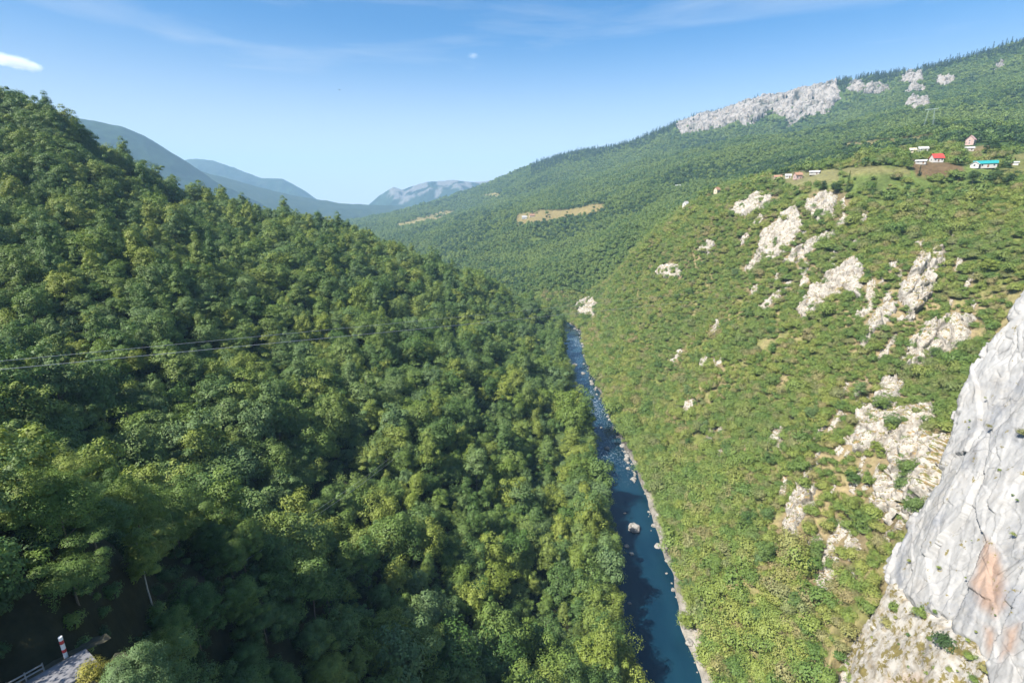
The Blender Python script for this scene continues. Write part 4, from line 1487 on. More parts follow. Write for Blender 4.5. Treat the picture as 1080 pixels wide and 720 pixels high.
# ---- shrubs on the sunlit right slope
def shrub_right():
    X, Y = jitter_grid(-160, 420, 40, 900, 2.6, 33)
    r = np.hypot(X, Y)
    rd = river_dist(X, Y)
    keep = (rd > RIVER_W + 4.6 - 2.6 * smooth(230, 330, Y) + 3.5 * fbm(X / 9, Y / 9, 3.0, 2)) & (r < 800)
    X, Y = X[keep], Y[keep]
    Z = height(X, Y)
    P = np.stack([X, Y, Z + 1], -1)
    px, py, d = project(P)
    ok = in_frame(px, py, d, 40, 60) & visible(X, Y, Z + 4.5, 0.012) & (d > 60) & keep_clear(X, Y) & ~field_mask(P)
    cover = fbm(X / 11, Y / 11, 1.0, 3) + 0.5 * fbm(X / 40, Y / 40, 6.0, 2)
    dry = smooth(560, 1000, px) * smooth(230, 330, py)       # thinner, drier growth towards the crags
    ok &= cover > -0.95 + 0.50 * dry
    for i, poly in enumerate(ROCK_POLYS):
        s = poly_sd(px, py, poly) * d / FPX
        ok &= ~((s > -0.6) & (rng.random(len(X)) > 0.26))
    ok &= ~((poly_sd(px, py, CLIFF_POLY) > -2)) & ~(poly_sd(px, py, LEDGE_POLY) > -1)
    plateau = (Z > -2) & (X > 190) & (Y > 330)
    ok &= ~(plateau & (rng.random(len(X)) > 0.28))
    X, Y, Z, d, px, py = X[ok], Y[ok], Z[ok], d[ok], px[ok], py[ok]
    n = fbm(X / 22, Y / 22, 8.0, 3)
    low = 1 - smooth(20, 75, river_dist(X, Y))               # taller growth near the water
    S = rng.uniform(0.55, 1.45, len(X)) * (1 + 0.45 * n + 0.35 * low) * (1 - 0.25 * smooth(560, 1000, px) * smooth(230, 330, py))
    big = rng.random(len(X)) < 0.05
    S = np.where(big, S * 1.5, S)
    return X, Y, Z, S, d, px, py


X, Y, Z, S, d, px, py = shrub_right()
var = rng.integers(0, len(SHRUB), len(X))
rot = rng.uniform(0, 2 * math.pi, len(X))
inside = (px > 0) & (px < 1080) & (py > 150) & (py < 722) & visible(X, Y, Z + 2.5, 0.0)
order = [i for i in np.argsort(d / S) if inside[i]]
near = set(order[:280])
SH = ['rounded', 'wide low', 'tall', 'small', 'tall many-stemmed']
for i in order[:280]:
    if py[i] > 540:
        reg = 'on the steep bank above the dark pool' if px[i] < 800 else 'below the limestone buttress'
    elif px[i] > 900:
        reg = 'among the crags left of the buttress'
    else:
        reg = 'in the middle of the sunlit right slope'
    plant_bush(SHRUB[var[i]], (X[i], Y[i], Z[i] - 0.25), float(S[i]), float(rot[i]), f'{SH[var[i]]} yellow-green shrub {reg}', f'{SH[var[i]]} shrubs {reg}', sz=float(rng.uniform(0.85, 1.15)))
for k in SHRUB:
    assert k.source is not None
rest = np.array([i for i in range(len(X)) if i not in near])
scatter('shrubland', 'yellow-green shrubs and saplings covering the sunlit right slope', 'shrubland', (X[rest], Y[rest], Z[rest] - 0.25, S[rest], rot[rest], var[rest]), SHRUB)

# darker young trees scattered through the shrubs
SLOPE_TREES = [(735, 592), (700, 470), (742, 455), (790, 425), (725, 415), (770, 360), (800, 440), (655, 400), (690, 385), (716, 540), (846, 600), (808, 545), (838, 640), (895, 545), (845, 395), (715, 330), (775, 290), (660, 345), (830, 345), (700, 505), (722, 660), (765, 655), (990, 560), (910, 555), (985, 375), (1000, 300), (1040, 285), (940, 270), (870, 300), (905, 420), (950, 430), (965, 540)]
STR_ = random.Random(12)
while len(SLOPE_TREES) < 105:
    a, b_ = STR_.uniform(640, 960), STR_.uniform(300, 715)
    q_ = hit(a, b_)
    if 18 < float(river_dist(np.array([q_[0]]), np.array([q_[1]]))[0]) < 130 and STR_.random() < (0.9 if a < 820 else 0.35):
        SLOPE_TREES.append((a, b_))
GT = [MID[0].with_mat(M_LEAF), MID[2].with_mat(M_LEAF), MID[3].with_mat(M_LEAF), MID[7].with_mat(M_LEAF)]
for i, (a, b_) in enumerate(SLOPE_TREES):
    p = ground_at(a, b_ + 4, -0.3)
    near_w = 'near the river' if b_ > 380 and a < 760 else ('among the crags' if a > 880 else 'high in the shrubs')
    plant_tree(GT[i % 4], p, random.uniform(0.42, 0.74), random.uniform(0, 6.28), f'darker green young tree {near_w} on the right slope', f'darker young trees {near_w} on the right slope', name='young_tree')

# shrubs rooted on the buttress and its ledges
CLIFF_SHRUBS = [(971, 645, 1.0, 'round green shrub on the ledge under the buttress'), (996, 676, 1.55, 'largest dark green shrub on the ledge under the buttress'), (1022, 692, 0.7, 'small shrub at the right end of the ledge under the buttress'),
                (942, 640, 1.0, 'olive shrub at the left tip of the buttress'), (936, 655, 1.0, 'upright shrub below the left tip of the buttress'), (898, 715, 0.9, 'green shrub low on the grassy limestone ledges')]
for i, (a, b_, s, lab) in enumerate(CLIFF_SHRUBS):
    p = on_plane(a, b_ + 5, _E, LN) + LN * 0.2
    plant_bush(SHRUB[i % 3].with_mat(M_DARKLEAF if i == 1 else M_SHRUB), (p[0], p[1], p[2]), s * 0.8, i * 1.1, lab)
LR_ = random.Random(3)
n_ = 0
while n_ < 26:
    a, b_ = LR_.uniform(880, 1050), LR_.uniform(615, 722)
    if poly_sd(a, b_, LEDGE_POLY) > 2:
        p = on_plane(a, b_, _E, LN) + LN * 0.35
        plant_bush(DARKBUSH[1] if n_ % 3 == 0 else SHRUB[n_ % 4], tuple(p), LR_.uniform(0.16, 0.42), n_ * 1.3, 'small tuft of shrub in the tan limestone ledges', 'small tufts on the limestone ledges')
        n_ += 1
n_ = 0
while n_ < 16:
    a, b_ = LR_.uniform(945, 1078), LR_.uniform(330, 712)
    if poly_sd(a, b_, CLIFF_POLY) > 6:
        plant_bush(SHRUB[n_ % 4] if n_ % 2 else DARKBUSH[1], tuple(on_cliff(a, b_) + CN * 0.6), LR_.uniform(0.10, 0.30), n_ * 1.7, 'tiny tuft of growth in a joint of the smooth buttress face', 'tufts on the buttress face')
        n_ += 1
EDGE = [(1070, 330), (1052, 356), (1030, 392), (1018, 430), (1000, 470), (984, 505), (962, 548), (946, 578), (933, 604)]
for i in range(22):
    t_ = LR_.uniform(0, len(EDGE) - 1.01)
    k_ = int(t_)
    a, b_ = [EDGE[k_][j] + (EDGE[k_ + 1][j] - EDGE[k_][j]) * (t_ - k_) for j in (0, 1)]
    p = ground_at(a - LR_.uniform(3, 14), b_ + LR_.uniform(-4, 6), -0.2)
    plant_bush(SHRUB[i % 5], p, LR_.uniform(0.4, 0.9), i * 0.9, 'shrub growing against the left edge of the great buttress', 'shrubs along the left edge of the buttress')
for i, (a, b_, s, lab) in enumerate([(1046, 452, 0.35, 'tuft of shrub growing in a crack high on the buttress'), (1079, 462, 0.55, 'shrub on the buttress at the right edge'), (1000, 610, 0.0, ''), (961, 594, 0.25, 'tiny tuft on the lower buttress'), (1072, 566, 0.28, 'small dry tuft on the buttress beside the orange stain')]):
    if s:
        p = on_cliff(a, b_) + CN * 0.8
        plant_bush(SHRUB[(i + 1) % 4].with_mat(M_SHRUB), tuple(p), s, i * 1.3, lab)

# ---- woods on the plateau and the mountainside, thinning in size with distance
def far_forest():
    out = []
    for r0, r1, s, k, seed in ((380, 760, 8.0, 0.72, 51), (760, 1300, 7.6, 0.85, 52), (1300, 2100, 9.5, 1.0, 53), (2100, 3300, 13.0, 1.3, 54), (3300, 5200, 19.0, 1.8, 55)):
        X, Y = jitter_grid(-1500, 2600, 200, min(r1, 4800), s, seed)
        r = np.hypot(X, Y)
        m = (r >= r0) & (r < r1) & (np.abs(np.arctan2(X, Y)) < 0.98)
        X, Y, r = X[m], Y[m], r[m]
        rd = river_dist(X, Y)
        Z = height(X, Y)
        m = (np.abs(rd) > RIVER_W + 5)
        m &= ~((rd < 0) & (r < 895))
        if r0 == 380:
            m &= (Z > -2) & (X > 190) & (Y > 330)
        elif r0 == 760:
            m &= (r > 795)
        X, Y, Z, r = X[m], Y[m], Z[m], r[m]
        P = np.stack([X, Y, Z + 3], -1)
        px, py, d = project(P)
        m = in_frame(px, py, d, 60, 10) & visible(X, Y, Z + 12 * k, 0.012) & ~field_mask(P) & keep_clear(X, Y)
        cover = fbm(X / 60, Y / 60, 2.0, 3)
        if r0 == 380:
            m &= (cover > 0.02) & (rng.random(len(X)) < 0.75)
        else:
            m &= cover > -0.62
        for poly in ESC_POLYS:
            m &= ~((poly_sd(px, py, poly) > -0.8) & (d > 900) & (rng.random(len(X)) > 0.14))
        for poly in ROCK_POLYS:
            m &= ~((poly_sd(px, py, poly) > 0) & (d < 760))
        X, Y, Z, px, py, d, r = X[m], Y[m], Z[m], px[m], py[m], d[m], r[m]
        S = rng.uniform(0.5, 1.4, len(X)) * k
        V = rng.integers(0, 3, len(X))
        # pines along the ridge, dark stands below the hamlet
        ridge = ~visible(X, Y, Z - 45, 0.0) & (d > 1300)
        skyl = np.interp(px, [430, 520, 590, 650, 720, 800, 900, 1000, 1080], [224, 190, 166, 152, 128, 107, 86, 66, 46])
        pine = (d > 1400) & (py < skyl + 9 + 6 * fbm(X / 90, Y / 90)) & (px > 560)
        dark = (d > 420) & (d < 1300) & (np.abs(py - np.interp(px, [700, 800, 900, 1000, 1080], [186, 180, 163, 150, 142])) < 7 + 5 * fbm(X / 50, Y / 50, 4.0))
        V = np.where(pine & (rng.random(len(X)) < 0.75), 3 + rng.integers(0, 2, len(X)), V)
        V = np.where(~pine & dark & (rng.random(len(X)) < 0.7), 5, V)
        V = np.where(~pine & ~dark & (fbm(X / 160, Y / 160, 9.0, 2) > 0.22) & (rng.random(len(X)) < 0.5), 5, V)
        S = np.where(V == 3, S * 0.9, S)
        out.append((X, Y, Z, S, rng.uniform(0, 6.28, len(X)), V))
    return [np.concatenate([o[i] for o in out]) for i in range(6)]


FDARK = FAR[1].with_mat(M_DARKLEAF)
for i, (k, a, b_, lab) in enumerate([(FAR[0], 832, 182, 'round tree behind the cream cottage by the lane'), (FAR[1], 866, 176, 'spreading tree at the edge of the grass above the lane'), (FAR[2], 912, 176, 'tree at the edge of the dark wood left of the small sheds'),
                                     (FARCON[0], 1075, 60, 'tall pine on the skyline at the right edge'), (FARCON[1], 1030, 68, 'ragged pine standing free on the skyline'), (FDARK, 1003, 160, 'dark tree in front of the tall pink house')]):
    p = ground_at(a, b_, -0.5)
    plant_tree(k, p, 0.9, 1.1 * i, lab, name='pine_tree' if i in (3, 4) else 'broadleaf_tree')
scatter('mountain_forest', 'woods covering the plateau and the mountainside up to the ridge', 'forest', [a if i != 2 else a - 0.6 for i, a in enumerate(far_forest())], FAR + FARCON + [FDARK])
# ------------------------------------------------------------------ hamlet on the plateau
WHITEWASH = simple_mat('whitewash', (0.50, 0.485, 0.455), 0.85, var=0.08, scale=0.8)
GREYWALL = simple_mat('grey_render', (0.38, 0.37, 0.35), 0.9, var=0.12, scale=0.8)
PINKWALL = simple_mat('pink_render', (0.42, 0.30, 0.27), 0.9, var=0.1, scale=0.8)
CREAMWALL = simple_mat('cream_render', (0.55, 0.47, 0.34), 0.9, var=0.1, scale=0.8)
BRICKWALL = simple_mat('bare_brick', (0.42, 0.19, 0.12), 0.9, var=0.18, scale=1.2)
REDROOF = simple_mat('red_roofing', (0.50, 0.05, 0.04), 0.6, var=0.12, scale=1.0)
TEALROOF = simple_mat('teal_sheet_roof', (0.02, 0.24, 0.25), 0.45, var=0.12, scale=1.0)
GREYROOF = simple_mat('grey_sheet_roof', (0.40, 0.40, 0.39), 0.6, var=0.15, scale=1.0)
TILEROOF = simple_mat('orange_tiles', (0.30, 0.17, 0.11), 0.8, var=0.2, scale=1.5)
PINKROOF = simple_mat('faded_pink_tiles', (0.42, 0.27, 0.25), 0.8, var=0.15, scale=1.2)
GLASS = simple_mat('window_glass', (0.03, 0.04, 0.05), 0.1, var=0.1)
TIMBER = simple_mat('door_timber', (0.16, 0.09, 0.05), 0.7, var=0.25, scale=4)
FRAME = simple_mat('window_frame', (0.6, 0.6, 0.58), 0.6, var=0.05)


def house(name, label, px, py, w, dp, hw, hr, wall, roof, turn=0.0, nwin=3, storeys=1, chimney=True, cat='house', sink=0.6):
    w, dp, hw, hr = w * 0.82, dp * 0.82, hw * 0.85, hr * 0.82
    p = hit(px, py)
    z = float(height(p[0], p[1])) - sink
    face = math.atan2(-p[1], -p[0]) + math.pi / 2 + turn       # local -Y looks towards the gorge
    o = tag(empty(name, (p[0], p[1], z), face), label, cat)
    hw += sink
    bm = bmesh.new()
    x, y = w / 2, dp / 2
    v = [bm.verts.new(c) for c in ((-x, -y, 0), (x, -y, 0), (x, y, 0), (-x, y, 0), (-x, -y, hw), (x, -y, hw), (x, y, hw), (-x, y, hw), (-x, 0, hw + hr), (x, 0, hw + hr))]
    for f in ((0, 1, 5, 4), (2, 3, 7, 6), (1, 2, 6, 9, 5), (3, 0, 4, 8, 7)):
        bm.faces.new([v[i] for i in f])
    bm_obj('wall', bm, wall, o)
    bm = bmesh.new()
    ov, th = 0.55, 0.18
    for s in (-1, 1):
        e = y + ov
        ze = hw - ov * hr / y + 0.05
        q = [(-x - ov, s * e, ze), (x + ov, s * e, ze), (x + ov, s * 0.001, hw + hr + 0.05), (-x - ov, s * 0.001, hw + hr + 0.05)]
        lo = [bm.verts.new(c) for c in q]
        hi = [bm.verts.new((c[0], c[1], c[2] + th)) for c in q]
        bm.faces.new(lo)
        bm.faces.new(hi[::-1])
        for i in range(4):
            bm.faces.new((lo[i], lo[(i + 1) % 4], hi[(i + 1) % 4], hi[i]))
    bmesh.ops.recalc_face_normals(bm, faces=bm.faces)
    rf = bm_obj('roof', bm, roof, o)
    if chimney:
        bm = bmesh.new()
        bm_box(bm, w * 0.2, y * 0.2, hw + hr * 0.4, w * 0.2 + 0.7, y * 0.2 + 0.7, hw + hr + 0.9)
        bm_obj('chimney', bm, BRICKWALL if wall is not BRICKWALL else GREYWALL, rf)

    def opening(nm, cx, cz, ww, hh, side, mat):
        bm = bmesh.new()
        if side == 'front':
            bm_box(bm, cx - ww / 2, -y - 0.06, cz, cx + ww / 2, -y + 0.05, cz + hh)
        else:
            bm_box(bm, -x - 0.06, cx - ww / 2, cz, -x + 0.05, cx + ww / 2, cz + hh)
        ob = bm_obj(nm, bm, mat, o)
        if nm == 'window':
            bm = bmesh.new()
            t = 0.10
            for a0_, a1_, b0_, b1_ in ((-ww / 2 - t, ww / 2 + t, -t, 0), (-ww / 2 - t, ww / 2 + t, hh, hh + t), (-ww / 2 - t, -ww / 2, 0, hh), (ww / 2, ww / 2 + t, 0, hh)):
                if side == 'front':
                    bm_box(bm, cx + a0_, -y - 0.10, cz + b0_, cx + a1_, -y + 0.04, cz + b1_)
                else:
                    bm_box(bm, -x - 0.10, cx + a0_, cz + b0_, -x + 0.04, cx + a1_, cz + b1_)
            bm_obj('frame', bm, FRAME, ob)
    st = (hw - sink) / storeys
    for s in range(storeys):
        for i in range(nwin):
            cx = -x + w * (i + 0.5) / nwin
            if s == 0 and i == nwin // 2:
                opening('door', cx, sink, 1.0, 2.0, 'front', TIMBER)
            else:
                opening('window', cx, sink + s * st + 1.0, 1.1, 1.2, 'front', GLASS)
        opening('window', 0.0, sink + s * st + 1.0, 1.1, 1.2, 'side', GLASS)
    return o


house('house', 'white house with a bright red roof beside the brown ploughed field', 987, 171, 8.5, 8.0, 3.6, 3.6, WHITEWASH, REDROOF, 0.5, 3)
house('barn', 'long low barn with a teal sheet-metal roof', 1038, 177, 16.0, 8.0, 3.4, 2.4, GREYWALL, TEALROOF, 0.10, 4, chimney=False, cat='barn')
house('annex', 'small white gabled building at the left end of the teal-roofed barn', 1028, 177, 4.6, 6.0, 2.8, 2.2, WHITEWASH, WHITEWASH, 1.35, 1, chimney=False)
house('shed', 'low whitish shed left of the red-roofed house', 971, 173, 8.0, 5.0, 2.4, 1.2, GREYWALL, GREYROOF, -0.1, 2, chimney=False, cat='shed')
house('house', 'tall pink steep-gabled house at the top of the hamlet', 1023, 153, 7.0, 9.0, 6.2, 5.0, PINKWALL, PINKROOF, 1.25, 3, 2)
house('shed', 'small grey-roofed shed below the tall pink house', 1022, 159, 7.0, 5.0, 2.2, 1.4, GREYWALL, GREYROOF, 0.1, 2, chimney=False, cat='shed')
house('shed', 'grey-white roofed shed among the trees behind the red-roofed house', 973, 160, 8.0, 6.0, 2.6, 2.0, WHITEWASH, GREYROOF, 0.2, 2, chimney=False, cat='shed')
house('cottage', 'small cream cottage left of the grey-white shed', 962, 161, 5.5, 5.0, 2.6, 1.8, CREAMWALL, CREAMWALL, 0.3, 2, chimney=False)
house('shed', 'little white shed between the red-roofed and pink houses', 1007, 155, 6.0, 4.0, 2.4, 1.2, WHITEWASH, GREYROOF, 0.0, 1, chimney=False, cat='shed')
house('house', 'salmon-coloured house at the left end of the hamlet', 841, 189, 7.5, 6.5, 4.6, 2.6, PINKWALL, TILEROOF, 0.5, 2, 1)
house('cottage', 'small white cottage next to the salmon-coloured house', 831, 188, 6.0, 5.0, 2.8, 1.8, WHITEWASH, GREYROOF, 0.1, 2, chimney=False)
house('cottage', 'low orange-roofed cottage left of the white one', 820, 189, 8.0, 5.0, 2.6, 1.8, CREAMWALL, TILEROOF, 0.1, 2, chimney=False)
house('shed', 'long grey-roofed shed right of the salmon-coloured house', 859, 184, 10.0, 6.0, 2.4, 1.4, GREYWALL, GREYROOF, -0.1, 2, chimney=False, cat='shed')
house('house', 'narrow white house standing alone in the wood left of the hamlet', 723, 220, 7.5, 7.5, 7.5, 3.5, WHITEWASH, GREYROOF, 0.9, 2, 2)
house('cottage', 'small cream cottage in the wood right of the narrow white house', 756, 204, 6.5, 6.0, 5.0, 3.0, CREAMWALL, TILEROOF, 0.8, 1, 1)
house('house', 'white farmhouse on the pale meadow across the valley', 553, 231, 17.0, 10.0, 6.0, 4.0, WHITEWASH, GREYROOF, 0.1, 3, 2)
house('house', 'orange-roofed farmhouse right of the white one on the pale meadow', 561, 229, 17.0, 10.0, 5.0, 5.0, CREAMWALL, TILEROOF, 0.2, 3, 1)
house('shed', 'whitish flat shed at the right edge beside the green meadow', 1067, 174, 9.0, 4.0, 1.8, 0.8, WHITEWASH, GREYROOF, 0.0, 1, chimney=False, cat='shed')
house('shed', 'pale roofed shed in the woods at the far left of the plateau', 715, 197, 14.0, 8.0, 3.0, 2.0, GREYWALL, GREYROOF, 0.0, 2, chimney=False, cat='shed')

# portal pylon
STEEL = simple_mat('galvanised_steel', (0.36, 0.44, 0.42), 0.5, metallic=0.3, var=0.1)
p = hit(978, 138)
py_ = tag(empty('pylon', (p[0], p[1], float(height(p[0], p[1])) - 1.0), math.atan2(-p[1], -p[0]) + math.pi / 2), 'two-legged steel power pylon standing in the trees above the hamlet', 'pylon')


def lattice(a, b, w0, w1, n, r):
    a, b = np.array(a, float), np.array(b, float)
    parts = []
    ax = (b - a) / np.linalg.norm(b - a)
    s1 = np.cross(ax, [0, 1, 0.01])
    s1 /= np.linalg.norm(s1)
    s2 = np.cross(ax, s1)
    cor = [(1, 1), (1, -1), (-1, -1), (-1, 1)]
    P = [[a + (b - a) * i / n + (w0 + (w1 - w0) * i / n) / 2 * (c[0] * s1 + c[1] * s2) for c in cor] for i in range(n + 1)]
    for c in range(4):
        parts.append(tube([P[0][c], P[n][c]], [r, r], 4))
        for i in range(n):
            parts.append(tube([P[i][c], P[i + 1][(c + 1) % 4]], [r * 0.6, r * 0.6], 4))
    return merge(parts)


for s in (-1, 1):
    v, f = lattice((s * 5.2, 0, 0), (s * 3.2, 0, 29), 1.4, 0.9, 14, 0.10)
    link('leg', mesh_np('leg', v, f, STEEL), py_)
v, f = lattice((-7.5, 0, 28.4), (7.5, 0, 28.4), 1.0, 1.0, 10, 0.10)
link('crossarm', mesh_np('crossarm', v, f, STEEL), py_)
PORCELAIN = simple_mat('insulator_glass', (0.20, 0.22, 0.20), 0.3)
for s in (-6.5, 0.0, 6.5):
    v, f = tube([(s, 0, 27.8), (s, 0, 25.6)], [0.14, 0.14], 6)
    link('insulator', mesh_np('insulator', v, f, PORCELAIN), py_)

# ------------------------------------------------------------------ cables over the left slope
CABLE = simple_mat('cable_steel', (0.34, 0.35, 0.36), 0.5, metallic=0.3, var=0.05)


def cable(pts, r, label, group=None, sag=0.0):
    a, b = np.array(pts[0]), np.array(pts[1])
    n = 60
    P = [a + (b - a) * i / n - np.array([0, 0, sag * 4 * (i / n) * (1 - i / n)]) for i in range(n + 1)]
    v, f = tube(P, [r] * (n + 1), 6)
    return tag(link('power_cable', mesh_np('power_cable', v, f, CABLE, True)), label, 'cable', group)


cable((ray(-160, 405) * 62, hit(800, 309) - np.array([0, 0, 0.5])), 0.046, 'lower and brighter of the two long cables slung across the left slope', None, 0.6)
cable((ray(-160, 396) * 64, hit(770, 304) - np.array([0, 0, 0.5])), 0.038, 'upper fainter of the two long cables slung across the left slope', None, 0.6)
cable((ray(236, 596) * 104, ray(412, 482) * 196), 0.03, 'upper of the two thin wires over the dark gully', None, 1.5)
cable((ray(238, 603) * 104, ray(420, 480) * 196), 0.03, 'lower of the two thin wires over the dark gully', None, 1.5)

# ------------------------------------------------------------------ road with its guardrail and marker post
ASPHALT = simple_mat('worn_asphalt', (0.15, 0.15, 0.16), 0.9, var=0.25, scale=1.5, bump=0.4)
GALV = simple_mat('guardrail_steel', (0.20, 0.21, 0.22), 0.5, metallic=0.3, var=0.1)
a = ray(12, 724) * 45.0
b = ray(66, 691) * 48.0
dirv = (b - a) / np.linalg.norm(b - a)
a2, b2 = a - dirv * 10, b + dirv * 1.5
side = np.cross(dirv, [0, 0, 1])
side /= np.linalg.norm(side)                                    # right-hand side of the road
nseg = 24
V, F = [], []
prof = [(-0.15, -0.4), (-0.15, 0.0), (0.0, 0.0), (1.6, 0.04), (3.2, 0.0), (3.35, 0.0), (3.35, -0.4)]
for i in range(nseg + 1):
    c = a2 + (b2 - a2) * i / nseg + side * 1.1 * (i / nseg) ** 2
    for o_, h_ in prof:
        V.append(c + side * o_ + np.array([0, 0, h_]))
m_ = len(prof)
for i in range(nseg):
    for k in range(m_ - 1):
        F.append((i * m_ + k, i * m_ + k + 1, (i + 1) * m_ + k + 1, (i + 1) * m_ + k))
tag(link('road', mesh_np('road', V, F, ASPHALT)), 'short stretch of pale road at the lower left corner', 'road', kind='structure')
V, F = [], []
for sgn, o0 in ((-1, -0.15), (1, 3.35)):
    o_ = len(V)
    for i in range(-2, nseg + 4):
        c = a2 + (b2 - a2) * i / nseg + side * 1.1 * (max(i, 0) / nseg) ** 2
        for k in range(6):
            q = c + side * (o0 - sgn * 0.3 + sgn * (k * 0.9 + 0.3 * math.sin(i * 2.1 + k))) + np.array([0, 0, -0.12 - 0.22 * k ** 1.5 + 0.10 * math.sin(i * 3.7 + k * 2)])
            V.append(q)
    for i in range(nseg + 5):
        for k in range(5):
            F.append((o_ + i * 6 + k, o_ + (i + 1) * 6 + k, o_ + (i + 1) * 6 + k + 1, o_ + i * 6 + k + 1))
tag(link('verge', mesh_np('verge', V, F, simple_mat('verge_soil', (0.035, 0.034, 0.018), 0.95, var=0.5, scale=2.0, bump=0.6))), 'rough soil verge sloping down from the road', 'verge', kind='structure')
gr = tag(empty('guardrail', tuple(a2)), 'steel guardrail along the left edge of the road', 'guardrail')
ln = 0.80
for hgt in (0.45, 0.85):
    P = [(a2 + (b2 - a2) * ln * i / 20 + side * (1.1 * (ln * i / 20) ** 2 - 0.05) + np.array([0, 0, hgt])) - a2 for i in range(21)]
    v, f = tube(P, [0.075] * 21, 6)
    link('rail', mesh_np('rail', v, f, GALV, True), gr)
for i in range(0, 21, 2):
    q = (b2 - a2) * ln * i / 20 + side * (1.1 * (ln * i / 20) ** 2 - 0.08)
    v, f = tube([q + np.array([0, 0, -0.4]), q + np.array([0, 0, 1.0])], [0.06, 0.06], 6)
    link('post', mesh_np('post', v, f, GALV), gr)
RED = simple_mat('red_paint', (0.45, 0.03, 0.03), 0.6, var=0.1)
WPAINT = simple_mat('white_paint', (0.72, 0.70, 0.68), 0.6, var=0.06)
foot = ray(69, 690) * 48.0
mp_ = tag(empty('marker_post', tuple(foot)), 'red and white banded marker post at the end of the guardrail', 'marker post')
zz = [-1.4, 0.35, 0.72, 1.35, 1.75, 2.15]
v, f = [], []
for i, (z0, z1) in enumerate(zip(zz[:-1], zz[1:])):
    vv, ff = tube([(0, 0, z0), (0, 0, z1)], [0.17, 0.165], 12)
    bmx = bmesh.new()
    vs = [bmx.verts.new(c) for c in vv]
    for q in ff:
        bmx.faces.new([vs[j] for j in q])
    bmx.faces.new(vs[-12:])
    bm_obj('red_band' if i in (1, 3) else 'white_band', bmx, RED if i in (1, 3) else WPAINT, mp_)

# ------------------------------------------------------------------ bird
FEATHER = simple_mat('dark_feathers', (0.03, 0.03, 0.035), 0.8)
c = ray(358, 95) * 150
bird = tag(empty('bird', tuple(c), 0.6), 'small dark bird gliding against the open sky', 'bird')
v, f = tube([(0, -0.34, 0), (0, -0.2, 0.01), (0, 0, 0.02), (0, 0.16, 0.02), (0, 0.26, 0.03), (0, 0.33, 0.02)], [0.03, 0.07, 0.09, 0.075, 0.06, 0.01], 8)
v2, f2 = [], []
for s in (-1, 1):
    V_ = [(s * 0.05, 0.10, 0.04), (s * 0.28, 0.16, 0.16), (s * 0.62, 0.02, 0.10), (s * 0.40, -0.06, 0.13), (s * 0.05, -0.10, 0.03)]
    top = [(x_, y_, z_ + 0.018) for x_, y_, z_ in V_]
    o_ = len(v2)
    v2 += V_ + top
    f2 += [(o_ + 0, o_ + 1, o_ + 3, o_ + 4), (o_ + 1, o_ + 2, o_ + 3, o_ + 3), (o_ + 5, o_ + 9, o_ + 8, o_ + 6), (o_ + 6, o_ + 8, o_ + 7, o_ + 7)]
    f2 += [(o_ + k, o_ + 5 + k, o_ + 5 + (k + 1) % 5, o_ + (k + 1) % 5) for k in range(5)]
bmx = bmesh.new()
vs = [bmx.verts.new(q) for q in v2]
for q in f2:
    u_ = list(dict.fromkeys(q))
    try:
        bmx.faces.new([vs[j] for j in u_])
    except ValueError:
        pass
link('body', mesh_np('body', v, f, FEATHER, True), bird)
bm_obj('wings', bmx, FEATHER, bird)

# ------------------------------------------------------------------ clouds, well above the haze
def cloud(label, px, py, depth, sx, sy, sz, dens, seed, tilt=0.0):
    m, nt, out = new_mat('cloud_vapour')
    L = nt.links
    tc = N(nt, 'ShaderNodeTexCoord')
    ln_ = N(nt, 'ShaderNodeVectorMath', operation='LENGTH')
    L.new(tc.outputs['Object'], ln_.inputs[0])
    mp = N(nt, 'ShaderNodeMapping', inp={'Scale': (sx / sz * 0.5, sy / sz * 0.5, 1.0), 'Location': (seed, seed * 2, 0)})
    L.new(tc.outputs['Object'], mp.inputs[0])
    nz = N(nt, 'ShaderNodeTexNoise', inp={'Scale': 2.2, 'Detail': 6.0, 'Roughness': 0.65})
    L.new(mp.outputs[0], nz.inputs['Vector'])
    fall = N(nt, 'ShaderNodeMapRange', inp={1: 0.0, 2: 0.95, 3: 0.62, 4: -0.55})
    L.new(ln_.outputs['Value'], fall.inputs[0])
    ad = N(nt, 'ShaderNodeMath', operation='ADD')
    L.new(nz.outputs['Fac'], ad.inputs[0])
    L.new(fall.outputs[0], ad.inputs[1])
    mr = N(nt, 'ShaderNodeMapRange', inp={1: 0.52, 2: 1.15, 3: 0.0, 4: dens})
    L.new(ad.outputs[0], mr.inputs[0])
    vol = N(nt, 'ShaderNodeVolumePrincipled', inp={'Color': (1, 1, 1, 1), 'Anisotropy': 0.2})
    L.new(mr.outputs[0], vol.inputs['Density'])
    L.new(vol.outputs[0], out.inputs['Volume'])
    bm = bmesh.new()
    bmesh.ops.create_icosphere(bm, subdivisions=4, radius=1.0)
    o = bm_obj('cloud', bm, m)
    c = ray(px, py) * depth
    o.location = tuple(c)
    o.scale = (sx, sy, sz)
    o.rotation_euler = (0, tilt, -math.atan2(c[0], c[1]))
    return tag(o, label, 'cloud', kind='thing')


cloud('small white puff cloud low at the left edge of the sky', 16, 66, 9000, 800, 560, 230, 0.016, 1.0, 0.10)
cloud('tiny wispy cloud high in the middle of the sky', 499, 59, 9000, 230, 200, 120, 0.004, 4.0)

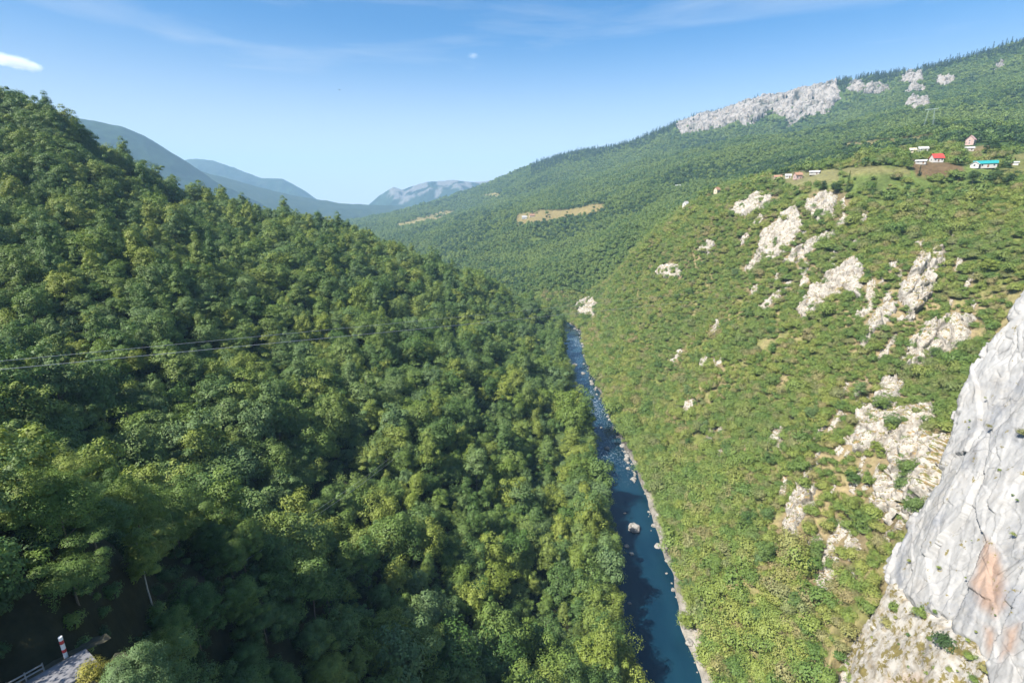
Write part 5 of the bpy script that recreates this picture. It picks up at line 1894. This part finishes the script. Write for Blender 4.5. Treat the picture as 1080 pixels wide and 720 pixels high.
# ------------------------------------------------------------------ summer haze filling the valley
m, nt, out = new_mat('valley_haze')
vol = N(nt, 'ShaderNodeVolumePrincipled', inp={'Color': (0.43, 0.70, 1.0, 1), 'Density': 9e-5, 'Anisotropy': 0.0})
nt.links.new(vol.outputs[0], out.inputs['Volume'])
bm = bmesh.new()
bm_box(bm, -9100, -3100, -263.5, 9100, 13600, 1150)
bmesh.ops.recalc_face_normals(bm, faces=bm.faces)
tag(bm_obj('haze', bm, m), 'pale blue summer haze filling the valley', 'haze', kind='stuff')
# ------------------------------------------------------------------ sky, sun, camera
w = bpy.data.worlds.new('World')
SC.world = w
w.use_nodes = True
nt = w.node_tree
for n in list(nt.nodes):
    nt.nodes.remove(n)
L = nt.links
wo = nt.nodes.new('ShaderNodeOutputWorld')
bg = N(nt, 'ShaderNodeBackground', inp={'Strength': 0.072})
sky = N(nt, 'ShaderNodeTexSky', sky_type='NISHITA', sun_disc=False, sun_elevation=SUN_EL, sun_rotation=SUN_AZ, altitude=800.0, air_density=1.0, dust_density=2.0, ozone_density=4.0)
# thin streaks of cirrus
tc = N(nt, 'ShaderNodeTexCoord')
mp = N(nt, 'ShaderNodeMapping', inp={'Scale': (1.6, 1.6, 12.0), 'Rotation': (0.12, 0.1, 0.3)})
L.new(tc.outputs['Generated'], mp.inputs['Vector'])
nz = N(nt, 'ShaderNodeTexNoise', inp={'Scale': 1.7, 'Detail': 6.0, 'Roughness': 0.55, 'Distortion': 0.4})
L.new(mp.outputs['Vector'], nz.inputs['Vector'])
rp = ramp(nt, [(0.43, 0.0), (0.74, 0.34)])
L.new(nz.outputs['Fac'], rp.inputs['Fac'])
hs = N(nt, 'ShaderNodeHueSaturation', inp={'Saturation': 1.4})
L.new(sky.outputs['Color'], hs.inputs['Color'])
sxyz = N(nt, 'ShaderNodeSeparateXYZ')
L.new(tc.outputs['Generated'], sxyz.inputs[0])
low = N(nt, 'ShaderNodeMapRange', inp={1: -0.02, 2: 0.30, 3: 1.0, 4: 0.0}, interpolation_type='SMOOTHSTEP')
L.new(sxyz.outputs['Z'], low.inputs[0])
mxm = N(nt, 'ShaderNodeMath', operation='MAXIMUM')
L.new(low.outputs[0], mxm.inputs[0])
L.new(rp.outputs['Color'], mxm.inputs[1])
mx = mixc(nt, mxm.outputs[0], hs.outputs['Color'], (5.9, 6.05, 6.2))
L.new(mx, bg.inputs['Color'])
L.new(bg.outputs[0], wo.inputs['Surface'])

sd = bpy.data.lights.new('sun', 'SUN')
sd.energy = 5.0
sd.angle = math.radians(0.53)
sd.color = (1.0, 0.94, 0.84)
so = bpy.data.objects.new('sun', sd)
C.objects.link(so)
to_sun = Vector((math.sin(SUN_AZ) * math.cos(SUN_EL), math.cos(SUN_AZ) * math.cos(SUN_EL), math.sin(SUN_EL)))
so.rotation_euler = (-to_sun).to_track_quat('-Z', 'Y').to_euler()
so.location = to_sun * 3000

cam = bpy.data.cameras.new('camera')
cam.sensor_width = 36.0
cam.lens = 36.0 * FPX / 1080.0
cam.clip_start = 0.5
cam.clip_end = 60000
co = bpy.data.objects.new('camera', cam)
C.objects.link(co)
co.rotation_euler = (math.pi / 2 - PITCH, 0, 0)
SC.camera = co

SC.view_settings.view_transform = 'Standard'
SC.view_settings.look = 'None'
SC.view_settings.exposure = 1.2
SC.view_settings.gamma = 1.0
SC.view_settings.use_curve_mapping = False
SC.render.engine = 'CYCLES'
SC.cycles.max_bounces = 6
SC.cycles.diffuse_bounces = 1
SC.cycles.transmission_bounces = 3
SC.cycles.volume_bounces = 2
SC.cycles.use_denoising = True
